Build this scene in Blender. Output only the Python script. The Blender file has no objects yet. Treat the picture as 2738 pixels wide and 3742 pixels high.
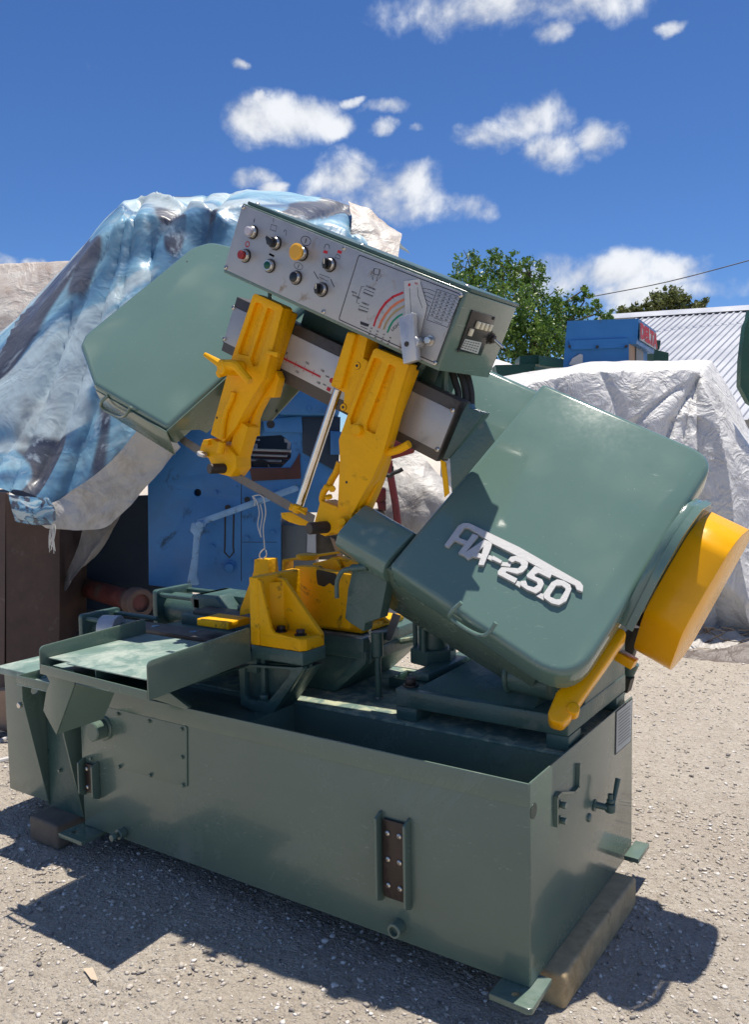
import bpy, bmesh, math, random
import numpy as np
from mathutils import Vector, Matrix, noise
from mathutils.geometry import tessellate_polygon
random.seed(7); rng = np.random.default_rng(7)
sc = bpy.context.scene; COL = sc.collection
R = math.radians
# ------------------------------------------------------------ camera
cd = bpy.data.cameras.new('camera'); cam = bpy.data.objects.new('camera', cd); COL.objects.link(cam); sc.camera = cam
cd.sensor_fit = 'VERTICAL'; cd.sensor_height = 36.0; cd.lens = 29.34; cd.clip_start = .05; cd.clip_end = 3000
cr, cu, cf = (.83153, .55521, -.01745), (-.02631, .07065, .99715), (-.55486, .82870, -.07343)
cam.matrix_world = Matrix(((cr[0], cu[0], -cf[0], 2.67), (cr[1], cu[1], -cf[1], -1.95), (cr[2], cu[2], -cf[2], 1.412), (0, 0, 0, 1)))
# ------------------------------------------------------------ sun, sky, exposure
SD = Vector((.03, .19, 1.0)).normalized()            # towards the sun
el_ = math.asin(SD.z); az_ = math.atan2(SD.x, SD.y)
sd = bpy.data.lights.new('sun', 'SUN'); sun = bpy.data.objects.new('sun', sd); COL.objects.link(sun)
sd.energy = 4.9; sd.angle = R(.53); sd.color = (1, .93, .83)
sun.rotation_euler = SD.to_track_quat('Z', 'Y').to_euler(); sun.location = (0, 0, 8)
sc.view_settings.view_transform = 'Standard'; sc.view_settings.look = 'None'; sc.view_settings.gamma = 1
sc.cycles.caustics_reflective = False; sc.cycles.caustics_refractive = False; sc.view_settings.use_curve_mapping = False; sc.view_settings.exposure = 0.26
w = bpy.data.worlds.new('World'); sc.world = w; w.use_nodes = True
nt = w.node_tree; nt.nodes.clear()
class NG:
    def __init__(s, nt): s.nt = nt
    def n(s, t, ins=None, **kw):
        x = s.nt.nodes.new(t)
        for k, v in kw.items(): setattr(x, k, v)
        for k, v in (ins or {}).items():
            if isinstance(v, bpy.types.NodeSocket): s.nt.links.new(v, x.inputs[k])
            else: x.inputs[k].default_value = v
        return x
    def m(s, op, a, b=0.0, c=None, clamp=False):
        d = {0: a, 1: b}
        if c is not None: d[2] = c
        return s.n('ShaderNodeMath', d, operation=op, use_clamp=clamp).outputs[0]
    def mix(s, f, a, b, typ='MIX'):
        x = s.nt.nodes.new('ShaderNodeMix'); x.data_type = 'RGBA'; x.blend_type = typ; x.clamp_factor = True
        for k, v in ((0, f), (6, a), (7, b)):
            if isinstance(v, bpy.types.NodeSocket): s.nt.links.new(v, x.inputs[k])
            else: x.inputs[k].default_value = v if k == 0 else (*v, 1)[:4]
        return x.outputs[2]
    def ramp(s, f, stops, interp='LINEAR'):
        x = s.n('ShaderNodeValToRGB', {0: f}); x.color_ramp.interpolation = interp; cr_ = x.color_ramp
        while len(cr_.elements) < len(stops): cr_.elements.new(.5)
        for e, (p, c) in zip(cr_.elements, stops):
            e.position = p; e.color = (*(c if isinstance(c, tuple) else (c, c, c)), 1)
        return x.outputs[0]
g = NG(nt)
sky = g.n('ShaderNodeTexSky', sky_type='NISHITA', sun_disc=False, sun_elevation=el_, sun_rotation=az_, altitude=1800, air_density=1.0, dust_density=.0, ozone_density=1.6)
tc = g.n('ShaderNodeTexCoord').outputs['Generated']
sx = g.n('ShaderNodeSeparateXYZ', {0: tc}); X_, Y_, Z_ = sx.outputs
wn_ = g.n('ShaderNodeSeparateXYZ', {0: g.n('ShaderNodeTexNoise', {'Vector': tc, 'Scale': 7.0, 'Detail': 6.0, 'Roughness': .6}).outputs['Color']}).outputs
az = g.m('ADD', g.m('ARCTAN2', X_, Y_), g.m('MULTIPLY', g.m('SUBTRACT', wn_[0], .5), .12)); el = g.m('ADD', g.m('ARCSINE', Z_), g.m('MULTIPLY', g.m('SUBTRACT', wn_[1], .5), .065))
hs = g.n('ShaderNodeHueSaturation', {'Saturation': 1.1, 'Value': 1.0, 'Color': sky.outputs[0]}).outputs[0]
skyc = g.mix(1.0, hs, (.66, .87, 1.19), 'MULTIPLY')
nz = g.n('ShaderNodeTexNoise', {'Vector': tc, 'Scale': 13.0, 'Detail': 12.0, 'Roughness': .57, 'Distortion': .2}).outputs[0]
nz2 = g.n('ShaderNodeTexNoise', {'Vector': tc, 'Scale': 5.5, 'Detail': 6.0, 'Roughness': .55}).outputs[0]
CL = [(-0.4127,0.4696,0.1576,0.0304),(-0.4586,0.4628,0.0652,0.0174),(-0.3234,0.4568,0.0652,0.0217),(-0.3751,0.4359,0.0272,0.012),(-0.7504,0.4146,0.0185,0.0071),(-0.7212,0.3689,0.0516,0.0228),(-0.6719,0.3656,0.0462,0.025),(-0.6354,0.3569,0.0299,0.0141),(-0.7197,0.3843,0.0141,0.0087),(-0.5693,0.3726,0.0326,0.0098),(-0.5697,0.3494,0.0206,0.0109),(-0.5297,0.3483,0.0087,0.006),(-0.618,0.3803,0.0196,0.0065),(-0.4442,0.3442,0.0598,0.0174),(-0.3954,0.3576,0.0407,0.0261),(-0.3803,0.3216,0.0407,0.0261),(-0.323,0.3343,0.0299,0.0228),(-0.7334,0.3099,0.0337,0.0152),(-0.7026,0.298,0.0228,0.0098),(-0.6103,0.3002,0.0543,0.025),(-0.531,0.2952,0.0435,0.0293),(-0.5708,0.2892,0.0598,0.0272),(-0.5551,0.2769,0.0896,0.0206),(-0.4655,0.2798,0.0337,0.0152),(-0.3908,0.2031,0.0489,0.0217),(-0.3376,0.19,0.0924,0.0228),(-0.2498,0.1884,0.0462,0.0196),(-0.2784,0.1723,0.0978,0.0185),(-0.9954,0.2141,0.0217,0.0109),(-0.9582,0.212,0.0217,0.0065),(-0.2542,0.426,0.0217,0.0071)]
mask = None
for a0, e0, wa, wh in CL:
    dx = g.m('MULTIPLY', g.m('SUBTRACT', az, a0), 1 / wa); dy = g.m('MULTIPLY', g.m('SUBTRACT', el, e0), 1 / wh)
    b = g.m('SUBTRACT', 1.0, g.m('ADD', g.m('MULTIPLY', dx, dx), g.m('MULTIPLY', dy, dy)))
    mask = b if mask is None else g.m('MAXIMUM', mask, b)
mask = g.m('MAXIMUM', mask, -1.4)
# scattered clouds added outside the view, cover raised for neutral fill light
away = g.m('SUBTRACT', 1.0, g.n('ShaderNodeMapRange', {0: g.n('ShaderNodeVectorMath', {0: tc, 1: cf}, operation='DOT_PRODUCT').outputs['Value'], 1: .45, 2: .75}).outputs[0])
fill_clouds = g.m('MULTIPLY', g.n('ShaderNodeMapRange', {0: nz2, 1: .50, 2: .60, 3: -1.4, 4: .7}).outputs[0], 1.0)
fill_clouds = g.m('SUBTRACT', fill_clouds, g.m('MULTIPLY', g.m('SUBTRACT', 1.0, away), 4.0))
mask = g.m('MAXIMUM', mask, fill_clouds)
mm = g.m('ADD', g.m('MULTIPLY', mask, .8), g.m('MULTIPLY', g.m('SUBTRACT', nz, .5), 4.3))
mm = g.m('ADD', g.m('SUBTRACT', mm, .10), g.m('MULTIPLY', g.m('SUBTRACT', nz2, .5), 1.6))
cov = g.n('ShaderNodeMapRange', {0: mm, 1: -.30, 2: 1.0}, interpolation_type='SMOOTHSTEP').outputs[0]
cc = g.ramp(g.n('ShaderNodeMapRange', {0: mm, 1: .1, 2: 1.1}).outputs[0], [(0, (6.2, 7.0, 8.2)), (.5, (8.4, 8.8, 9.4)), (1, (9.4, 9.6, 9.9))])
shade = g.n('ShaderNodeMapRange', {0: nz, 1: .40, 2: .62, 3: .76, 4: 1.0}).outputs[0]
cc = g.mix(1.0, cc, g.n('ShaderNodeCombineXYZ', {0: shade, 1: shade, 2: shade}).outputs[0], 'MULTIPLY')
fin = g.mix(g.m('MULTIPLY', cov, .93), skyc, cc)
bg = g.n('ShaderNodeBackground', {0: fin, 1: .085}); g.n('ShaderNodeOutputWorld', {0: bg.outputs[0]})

# ------------------------------------------------------------ materials
MT = {}
def mat(name, col, rough=.5, metal=0, coat=0, bump=0, bscale=40, var=.12, vscale=4, dirt=None, dirtamt=.0, dscale=3, speck=0, rvar=.1, spec=.5, aniso=None, trans=0, fine=0):
    if name in MT: return MT[name]
    m_ = bpy.data.materials.new(name); m_.use_nodes = True; t = m_.node_tree; t.nodes.clear(); q = NG(t)
    co = q.n('ShaderNodeTexCoord').outputs['Object']
    geo = q.n('ShaderNodeNewGeometry').outputs['Position']
    vn = q.n('ShaderNodeTexNoise', {'Vector': geo, 'Scale': vscale, 'Detail': 6.0, 'Roughness': .6}).outputs[0]
    f = q.n('ShaderNodeMapRange', {0: vn, 1: .3, 2: .7, 3: 1 - var, 4: 1 + var}).outputs[0]
    c = q.mix(1.0, col, q.n('ShaderNodeCombineXYZ', {0: f, 1: f, 2: f}).outputs[0], 'MULTIPLY')
    r_ = q.n('ShaderNodeMapRange', {0: vn, 1: .3, 2: .7, 3: max(rough - rvar, .02), 4: min(rough + rvar, 1)}).outputs[0]
    if dirt:
        dn = q.n('ShaderNodeTexNoise', {'Vector': geo, 'Scale': dscale, 'Detail': 10.0, 'Roughness': .7, 'Distortion': .6}).outputs[0]
        dm = q.n('ShaderNodeMapRange', {0: dn, 1: .62 - dirtamt * .3, 2: .72 - dirtamt * .2}).outputs[0]
        c = q.mix(dm, c, dirt); r_ = q.m('ADD', r_, q.m('MULTIPLY', dm, .3), clamp=True)
    if speck:
        vo = q.n('ShaderNodeTexVoronoi', {'Vector': geo, 'Scale': 62.0, 'Randomness': 1.0})
        sp = q.m('LESS_THAN', vo.outputs['Distance'], q.m('MULTIPLY', q.n('ShaderNodeSeparateXYZ', {0: vo.outputs['Color']}).outputs[0], speck))
        c = q.mix(q.m('MULTIPLY', sp, .75), c, (.75, .8, .78))
    if name in ('cover_green', 'tank_green', 'gloss_yellow', 'cast_green', 'plate_metal'):
        mp = q.n('ShaderNodeMapping', {'Vector': geo, 'Rotation': (.4, .9, .3), 'Scale': (9, 1.6, 26)}).outputs[0]
        sn = q.n('ShaderNodeTexNoise', {'Vector': mp, 'Scale': 3.0, 'Detail': 8.0, 'Roughness': .75}).outputs[0]
        pm = q.n('ShaderNodeTexNoise', {'Vector': geo, 'Scale': 2.6, 'Detail': 3.0}).outputs[0]
        sm_ = q.m('MULTIPLY', q.n('ShaderNodeMapRange', {0: sn, 1: .60, 2: .70}).outputs[0], q.n('ShaderNodeMapRange', {0: pm, 1: .5, 2: .62}).outputs[0])
        c = q.mix(q.m('MULTIPLY', sm_, .22), c, (.55, .6, .56)); r_ = q.m('ADD', r_, q.m('MULTIPLY', sm_, .25), clamp=True)
        cl_ = q.n('ShaderNodeTexNoise', {'Vector': geo, 'Scale': 60.0, 'Detail': 9.0, 'Roughness': .7}).outputs[0]
        r_ = q.m('ADD', r_, q.n('ShaderNodeMapRange', {0: cl_, 1: .4, 2: .7, 3: 0, 4: .03}).outputs[0], clamp=True)
    b = q.n('ShaderNodeBsdfPrincipled', {'Base Color': c, 'Roughness': r_, 'Metallic': metal, 'Coat Weight': coat, 'Coat Roughness': .06, 'Specular IOR Level': spec})
    if trans: b.inputs['Transmission Weight'].default_value = trans
    if bump or fine:
        n1 = q.n('ShaderNodeTexNoise', {'Vector': geo, 'Scale': bscale, 'Detail': 4.0, 'Roughness': .55}).outputs[0]
        bp = q.n('ShaderNodeBump', {'Height': n1, 'Strength': bump, 'Distance': .002})
        t.links.new(bp.outputs[0], b.inputs['Normal'])
    q.n('ShaderNodeOutputMaterial', {0: b.outputs[0]}); MT[name] = m_; return m_
G1 = (.125, .205, .175)
mat('cover_green', G1, .085, coat=.15, rvar=.02, bump=.06, bscale=22, var=.04, vscale=3, speck=.05)
mat('tank_green', (.118, .172, .135), .24, coat=.3, rvar=.04, bump=.22, bscale=60, var=.06, vscale=3, speck=.02, dirt=(.15, .2, .17), dirtamt=.05)
mat('cast_green', (.058, .112, .098), .34, bump=.9, bscale=70, var=.15, vscale=9, dirt=(.12, .15, .13), dirtamt=.12, dscale=7)
mat('dusty_green', (.16, .25, .215), .55, bump=.4, bscale=50, var=.15, vscale=8, dirt=(.36, .42, .36), dirtamt=.62, dscale=6)
mat('deck_green', (.13, .2, .17), .6, bump=.5, bscale=90, var=.2, vscale=12, dirt=(.42, .44, .3), dirtamt=.55, dscale=14)
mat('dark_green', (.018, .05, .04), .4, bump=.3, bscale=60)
mat('cast_yellow', (.88, .43, .001), .45, spec=.22, bump=1.0, bscale=95, var=.07, vscale=7, dirt=(.45, .22, .01), dirtamt=.06, dscale=16)
mat('worn_yellow', (.86, .43, .002), .5, spec=.22, bump=1.0, bscale=70, var=.08, vscale=8, dirt=(.10, .085, .03), dirtamt=.16, dscale=15)
mat('gloss_yellow', (.92, .43, .001), .25, coat=.1, spec=.3, bump=.3, bscale=22, var=.04, vscale=4, speck=.02)
mat('plate_metal', (.40, .40, .40), .42, metal=.4, bump=.3, bscale=30, var=.1, vscale=9, dirt=(.28, .22, .16), dirtamt=.14, dscale=9)
mat('scale_metal', (.5, .5, .5), .42, metal=.3, bump=.2, bscale=30, var=.08, vscale=9, dirt=(.5, .34, .18), dirtamt=.12, dscale=8)
mat('slide_steel', (.10, .088, .078), .5, metal=.5, bump=.4, bscale=60, var=.15, vscale=12, dirt=(.05, .04, .035), dirtamt=.2)
mat('chrome', (.66, .64, .61), .14, metal=1, var=.12, vscale=14, dirt=(.2, .16, .12), dirtamt=.12, dscale=14)
mat('blade_steel', (.17, .155, .14), .5, metal=.5, bump=.3, bscale=80, var=.2, vscale=20)
mat('screw_steel', (.6, .57, .52), .3, metal=1, var=.2, vscale=60)
mat('cast_alloy', (.52, .52, .51), .6, metal=.2, bump=.3, bscale=120, var=.08, vscale=60)
mat('alloy', (.5, .5, .5), .4, metal=.6, bump=.5, bscale=50, var=.12, vscale=20)
mat('black_plastic', (.012, .012, .013), .3); mat('rubber', (.02, .02, .02), .6)
mat('dark_steel', (.055, .045, .04), .5, metal=.4, bump=.6, bscale=80, var=.25, vscale=30)
mat('hinge_brown', (.045, .033, .028), .38, metal=.3, bump=.5, bscale=80, var=.3, vscale=20, dirt=(.09, .06, .045), dirtamt=.2, dscale=20)
mat('red_plastic', (.3, .02, .02), .35); mat('green_plastic', (.0, .07, .035), .3); mat('mushroom_yellow', (.75, .38, .03), .4)
mat('white_plastic', (.5, .47, .52), .3); mat('ivory', (.75, .68, .5), .5)
mat('ink', (.02, .02, .025), .6); mat('ink_red', (.5, .015, .03), .6); mat('ink_orange', (.6, .17, .08), .6); mat('ink_green', (.0, .25, .13), .6); mat('ink_tan', (.36, .27, .13), .6)
mat('sticker', (.5, .52, .48), .6); mat('acetate', (.55, .54, .5), .25, var=.12, vscale=14)
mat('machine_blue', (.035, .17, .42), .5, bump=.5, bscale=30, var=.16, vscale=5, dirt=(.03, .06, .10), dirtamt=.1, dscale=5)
mat('link_blue', (.2, .36, .56), .4, bump=.5, bscale=40, var=.2, vscale=9, dirt=(.06, .07, .08), dirtamt=.2, dscale=14)
mat('shaded_blue', (.012, .03, .06), .6); mat('delta_blue', (.03, .17, .42), .45, var=.08, dirt=(.05, .1, .16), dirtamt=.1, dscale=6)  # first blue is the press paint with shade put into its colour
mat('machine_red', (.22, .025, .025), .5, var=.25, vscale=10, dirt=(.06, .04, .035), dirtamt=.4, dscale=7)
mat('dark_red', (.07, .02, .02), .55, var=.3, vscale=9, dirt=(.05, .045, .045), dirtamt=.3, dscale=9)
mat('rust_brown', (.115, .072, .055), .6, bump=1, bscale=30, var=.25, vscale=8, dirt=(.2, .16, .14), dirtamt=.1, dscale=9)
mat('rust_red', (.12, .03, .025), .55, bump=1, bscale=40, var=.4, vscale=7, dirt=(.06, .05, .04), dirtamt=.45, dscale=5)
mat('cabinet_grey', (.16, .17, .17), .45, var=.08, dirt=(.3, .28, .25), dirtamt=.1, dscale=5)
mat('field_green', (.02, .085, .05), .5, var=.15, dirt=(.05, .11, .07), dirtamt=.3, dscale=4)
mat('pale_green', (.09, .17, .12), .5, var=.15)
mat('timber', (.44, .33, .18), .75, bump=1, bscale=60, var=.2, vscale=20, dirt=(.30, .22, .11), dirtamt=.35, dscale=10)
mat('timber_dark', (.15, .125, .095), .8, bump=1, bscale=40, var=.3, vscale=12)
mat('offcut', (.42, .27, .17), .75, bump=.5, bscale=60, var=.2)
mat('string', (.6, .58, .52), .8); mat('roof_white', (.42, .44, .48), .45, var=.05, vscale=2, metal=.1); mat('cable', (.03, .03, .035), .6)
mat('hose_white', (.5, .48, .46), .6); mat('bark', (.10, .075, .055), .85, bump=1, bscale=30, var=.3)
mat('old_paint_white', (.5, .5, .5), .6, var=.1); mat('soil', (.10, .085, .07), .95, bump=1, bscale=12, var=.4, vscale=8)
mat('leaf_tan', (.52, .43, .32), .8); mat('brush_black', (.03, .03, .02), .5, bump=1)
# ------------------------------------------------------------ frames
P0 = Vector((1.2878, .2, 1.07)); AL = R(25)
A = Vector((math.cos(AL), 0, -math.sin(AL))); T = Vector((math.sin(AL), 0, math.cos(AL))); Y = Vector((0, 1, 0)); XX = Vector((1, 0, 0)); ZZ = Vector((0, 0, 1))
V = (Y + T).normalized(); N = (T - Y).normalized()
PF = Vector((P0.x, 0, P0.z)); OO = Vector((0, 0, 0))
FR = {'U': (PF, A, T, Y), 'C': (P0, A, V, N), 'S': (P0, A, N, V), 'A': (P0, V, N, A), 'E': (PF, Y, T, A), 'X': (OO, Y, ZZ, XX), 'Y': (OO, XX, ZZ, Y), 'Z': (OO, XX, Y, ZZ)}
def fpt(fr, p, q, d):
    o, a, b, c = FR[fr] if isinstance(fr, str) else fr
    return o + a * p + b * q + c * d
def rc(poly, rad, seg=5):
    """round polygon corners; rad = one radius or a dict index -> radius"""
    out = []; n = len(poly)
    for i in range(n):
        r = rad.get(i, 0) if isinstance(rad, dict) else rad
        p = Vector(poly[i][:2]); a = Vector(poly[i - 1][:2]) - p; b = Vector(poly[(i + 1) % n][:2]) - p
        if r <= 0 or a.length < 1e-5 or b.length < 1e-5: out.append(tuple(p)); continue
        la, lb = a.length, b.length; a.normalize(); b.normalize()
        ang = a.angle(b)
        if ang > 3.05: out.append(tuple(p)); continue
        t = min(r / math.tan(ang / 2), la * .48, lb * .48); s = p + a * t; e = p + b * t
        for k in range(seg + 1):
            u = k / seg; out.append(tuple(s * (1 - u) ** 2 + p * 2 * u * (1 - u) + e * u * u))
    return out
def circ(cx, cy, r, n=20, a0=0, ry=None): return [(cx + r * math.cos(a0 + 2 * math.pi * i / n), cy + (ry or r) * math.sin(a0 + 2 * math.pi * i / n)) for i in range(n)]
LOC = {}
def T3(o, label=None, cat=None, group=None, kind=None):
    for k, v in (('label', label), ('category', cat), ('group', group), ('kind', kind)):
        if v: o[k] = v
    return o
def thing(name, loc, label, cat, group=None):
    o = bpy.data.objects.new(name, None); COL.objects.link(o); o.location = loc; o.empty_display_size = .1
    LOC[o.name] = Vector(loc); return T3(o, label, cat, group)
class MB:
    def __init__(s): s.v = []; s.f = []; s.mi = []; s.sm = []; s.mats = []
    def _m(s, m):
        if m not in s.mats: s.mats.append(m)
        return s.mats.index(m)
    def raw(s, vs, fs, m, smooth=False):
        b = len(s.v); s.v += [tuple(x) for x in vs]; k = s._m(m)
        for f in fs: s.f.append([b + i for i in f]); s.mi.append(k); s.sm.append(smooth)
        return s
    def bm(s, bm, m, smooth=False):
        bm.verts.index_update(); s.raw([v.co[:] for v in bm.verts], [[v.index for v in f.verts] for f in bm.faces], m, smooth); bm.free(); return s
    def pl(s, fr, poly, d0, d1, m, bev=.002, seg=2, holes=None, smooth=True):
        """solid plate: polygon (with holes) in a frame from depth d0 to d1, edges bevelled"""
        loops = [list(poly)] + [list(h) for h in (holes or [])]
        bm = bmesh.new(); flat = [p for l in loops for p in l]
        lo = [bm.verts.new(fpt(fr, p[0], p[1], d0)) for p in flat]; hi = [bm.verts.new(fpt(fr, p[0], p[1], d1)) for p in flat]
        if len(loops) == 1:
            try: bm.faces.new(lo); bm.faces.new(hi)
            except ValueError: pass
        else:
            for t in tessellate_polygon([[Vector((p[0], p[1], 0)) for p in l] for l in loops]):
                for L in (lo, hi):
                    try: bm.faces.new([L[i] for i in t])
                    except ValueError: pass
        b = 0; side = []
        for l in loops:
            n = len(l)
            for i in range(n):
                j = (i + 1) % n
                try: bm.faces.new((lo[b + i], lo[b + j], hi[b + j], hi[b + i]))
                except ValueError: pass
            b += n
        bmesh.ops.recalc_face_normals(bm, faces=bm.faces)
        if bev > 0:
            ed = [e for e in bm.edges if len(e.link_faces) == 2 and e.calc_face_angle(0) > R(28)]
            bmesh.ops.bevel(bm, geom=ed, offset=bev, segments=seg, affect='EDGES', clamp_overlap=True, profile=.5)
        return s.bm(bm, m, smooth)
    def bx(s, fr, a0, a1, b0, b1, d0, d1, m, bev=.002, seg=2): return s.pl(fr, [(a0, b0), (a1, b0), (a1, b1), (a0, b1)], d0, d1, m, bev, seg)
    def cy(s, p, q, r, m, n=20, r2=None, bev=0, cap=True, hole=0):
        p, q = Vector(p), Vector(q); ax = (q - p); L = ax.length; ax.normalize()
        u = ax.orthogonal().normalized(); v = ax.cross(u); r2 = r if r2 is None else r2
        rings = [(0, r - bev), (min(bev, L * .3), r), (L - min(bev, L * .3), r2), (L, r2 - bev)] if bev else [(0, r), (L, r2)]
        vs = []; fs = []
        for h, rr in rings:
            vs += [p + ax * h + (u * math.cos(2 * math.pi * i / n) + v * math.sin(2 * math.pi * i / n)) * rr for i in range(n)]
        for k in range(len(rings) - 1):
            for i in range(n): fs.append([k * n + i, k * n + (i + 1) % n, (k + 1) * n + (i + 1) % n, (k + 1) * n + i])
        if hole:
            b = len(vs)
            for h in (L, max(L - .4 * L, L - hole * 3)): vs += [p + ax * h + (u * math.cos(2 * math.pi * i / n) + v * math.sin(2 * math.pi * i / n)) * hole for i in range(n)]
            t = (len(rings) - 1) * n
            for i in range(n):
                j = (i + 1) % n; fs.append([t + i, t + j, b + j, b + i]); fs.append([b + i, b + j, b + n + j, b + n + i])
            fs.append([b + n + i for i in range(n)]); fs.append(list(range(n))[::-1])
        elif cap: fs.append(list(range(n))[::-1]); fs.append([(len(rings) - 1) * n + i for i in range(n)])
        return s.raw(vs, fs, m, True)
    def tube(s, pts, r, m, n=8, cap=True, sub=6, closed=False, rf=None, smoothpath=True):
        pts = [Vector(p) for p in pts]
        if smoothpath and len(pts) > 2:
            o = []; N_ = len(pts)
            rngi = range(N_) if closed else range(N_ - 1)
            for i in rngi:
                g_ = (lambda k: pts[k % N_]) if closed else (lambda k: pts[min(max(k, 0), N_ - 1)])
                p0, p1, p2, p3 = g_(i - 1), g_(i), g_(i + 1), g_(i + 2)
                for k in range(sub):
                    u = k / sub; o.append(.5 * (2 * p1 + (p2 - p0) * u + (2 * p0 - 5 * p1 + 4 * p2 - p3) * u * u + (3 * p1 - p0 - 3 * p2 + p3) * u ** 3))
            if not closed: o.append(pts[-1])
            pts = o
        N_ = len(pts); vs = []; fs = []; up = None
        for i in range(N_):
            t = (pts[(i + 1) % N_] - pts[i - 1]) if closed else (pts[min(i + 1, N_ - 1)] - pts[max(i - 1, 0)])
            if t.length < 1e-9: t = Vector((0, 0, 1))
            t.normalize()
            up = t.orthogonal().normalized() if up is None else (up - t * up.dot(t)).normalized()
            v = t.cross(up); rr = r * (rf(i / (N_ - 1)) if rf else 1)
            vs += [pts[i] + (up * math.cos(2 * math.pi * k / n) + v * math.sin(2 * math.pi * k / n)) * rr for k in range(n)]
        for i in range(N_ if closed else N_ - 1):
            j = (i + 1) % N_
            for k in range(n): fs.append([i * n + k, i * n + (k + 1) % n, j * n + (k + 1) % n, j * n + k])
        if cap and not closed: fs.append(list(range(n))[::-1]); fs.append([(N_ - 1) * n + k for k in range(n)])
        return s.raw(vs, fs, m, True)
    def hexb(s, p, d, r, h, m, washer=True, n=6):
        p = Vector(p); d = Vector(d).normalized()
        if washer: s.cy(p, p + d * h * .2, r * 1.3, m, 18)
        bm = MB(); u = d.orthogonal().normalized(); v = d.cross(u)
        fr = (p, u, v, d); s.pl(fr, circ(0, 0, r, n, .3), h * .2, h, m, r * .12, 1, smooth=False); return s
    def screw(s, p, d, r, m='screw_steel', slot=True):
        p = Vector(p); d = Vector(d).normalized(); u = d.orthogonal().normalized(); v = d.cross(u); n = 14
        vs = []; fs = []
        for h, rr in ((0, r), (r * .35, r * .92), (r * .6, r * .6), (r * .68, r * .25)):
            vs += [p + d * h + (u * math.cos(2 * math.pi * i / n) + v * math.sin(2 * math.pi * i / n)) * rr for i in range(n)]
        for k in range(3):
            for i in range(n): fs.append([k * n + i, k * n + (i + 1) % n, (k + 1) * n + (i + 1) % n, (k + 1) * n + i])
        fs.append([3 * n + i for i in range(n)]); s.raw(vs, fs, m, True)
        if slot:
            for a_, b_ in ((u, v), (v, u)): s.pl((p, a_, b_, d), [(-r * .55, -r * .09), (r * .55, -r * .09), (r * .55, r * .09), (-r * .55, r * .09)], r * .45, r * .72, 'ink', 0)
        return s
    def ribbon(s, fr, pts, wd, d, m, closed=False):
        n = len(pts)
        P_ = [Vector(p[:2]) for p in pts]; vs = []; fs = []
        for i in range(n):
            a_ = P_[i - 1] if (closed or i) else P_[0]; b_ = P_[(i + 1) % n] if (closed or i < n - 1) else P_[-1]
            t = (b_ - a_); t = t.normalized() if t.length > 1e-9 else Vector((1, 0)); nn = Vector((-t.y, t.x)) * wd / 2
            vs += [fpt(fr, *(P_[i] + nn), d), fpt(fr, *(P_[i] - nn), d)]
        for i in range(n if closed else n - 1):
            j = (i + 1) % n; fs.append([2 * i, 2 * j, 2 * j + 1, 2 * i + 1])
        return s.raw(vs, fs, m)
    def quadband(s, fr, pa, pb, d, m):
        vs = []; fs = []
        for p, q in zip(pa, pb): vs += [fpt(fr, *p, d), fpt(fr, *q, d)]
        for i in range(len(pa) - 1): fs.append([2 * i, 2 * i + 2, 2 * i + 3, 2 * i + 1])
        return s.raw(vs, fs, m)
    def text(s, fr, txt, x, y, size, d, m, ex=.0002, rot=0, sxx=1.0, bold=0):
        c = bpy.data.curves.new('t', 'FONT'); c.body = txt; c.size = size; c.extrude = ex; c.offset = bold; c.resolution_u = 2
        c.align_x = 'CENTER'; c.align_y = 'CENTER'
        o = bpy.data.objects.new('t', c); COL.objects.link(o); dg = bpy.context.evaluated_depsgraph_get(); me = o.evaluated_get(dg).to_mesh()
        cr_, sr = math.cos(rot), math.sin(rot)
        s.raw([fpt(fr, x + (v.co.x * sxx * cr_ - v.co.y * sr), y + (v.co.x * sxx * sr + v.co.y * cr_), d + (v.co.z if fr_flip(fr) else -v.co.z)) for v in me.vertices], [list(p.vertices) for p in me.polygons], m)
        bpy.data.objects.remove(o); bpy.data.curves.remove(c); return s
    def build(s, name, parent=None, label=None, cat=None, group=None, kind=None, angle=35):
        V_ = np.array(s.v, dtype=np.float64); cen = (V_.min(0) + V_.max(0)) / 2; V_ = V_ - cen
        me = bpy.data.meshes.new(name); me.from_pydata(V_.tolist(), [], s.f)
        for m_ in s.mats: me.materials.append(MT[m_])
        me.polygons.foreach_set('material_index', s.mi)
        me.polygons.foreach_set('use_smooth', s.sm)
        me.update(); me.set_sharp_from_angle(angle=R(angle))
        o = bpy.data.objects.new(name, me); COL.objects.link(o); c = Vector(cen)
        LOC[o.name] = c
        if parent: o.parent = parent; o.location = c - LOC[parent.name]
        else: o.location = c
        return T3(o, label, cat, group, kind)
def fr_flip(fr): return fr in ('C', 'Z')
def one(name, par, fn, *a, **k):
    kw = {q: k.pop(q) for q in ('label', 'cat', 'group', 'kind', 'angle') if q in k}
    m_ = MB(); getattr(m_, fn)(*a, **k); return m_.build(name, par, **kw)
def dup(o, off):
    c = o.copy(); COL.objects.link(c); c.location = o.location + Vector(off); LOC[c.name] = LOC[o.name] + Vector(off); return c

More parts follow.
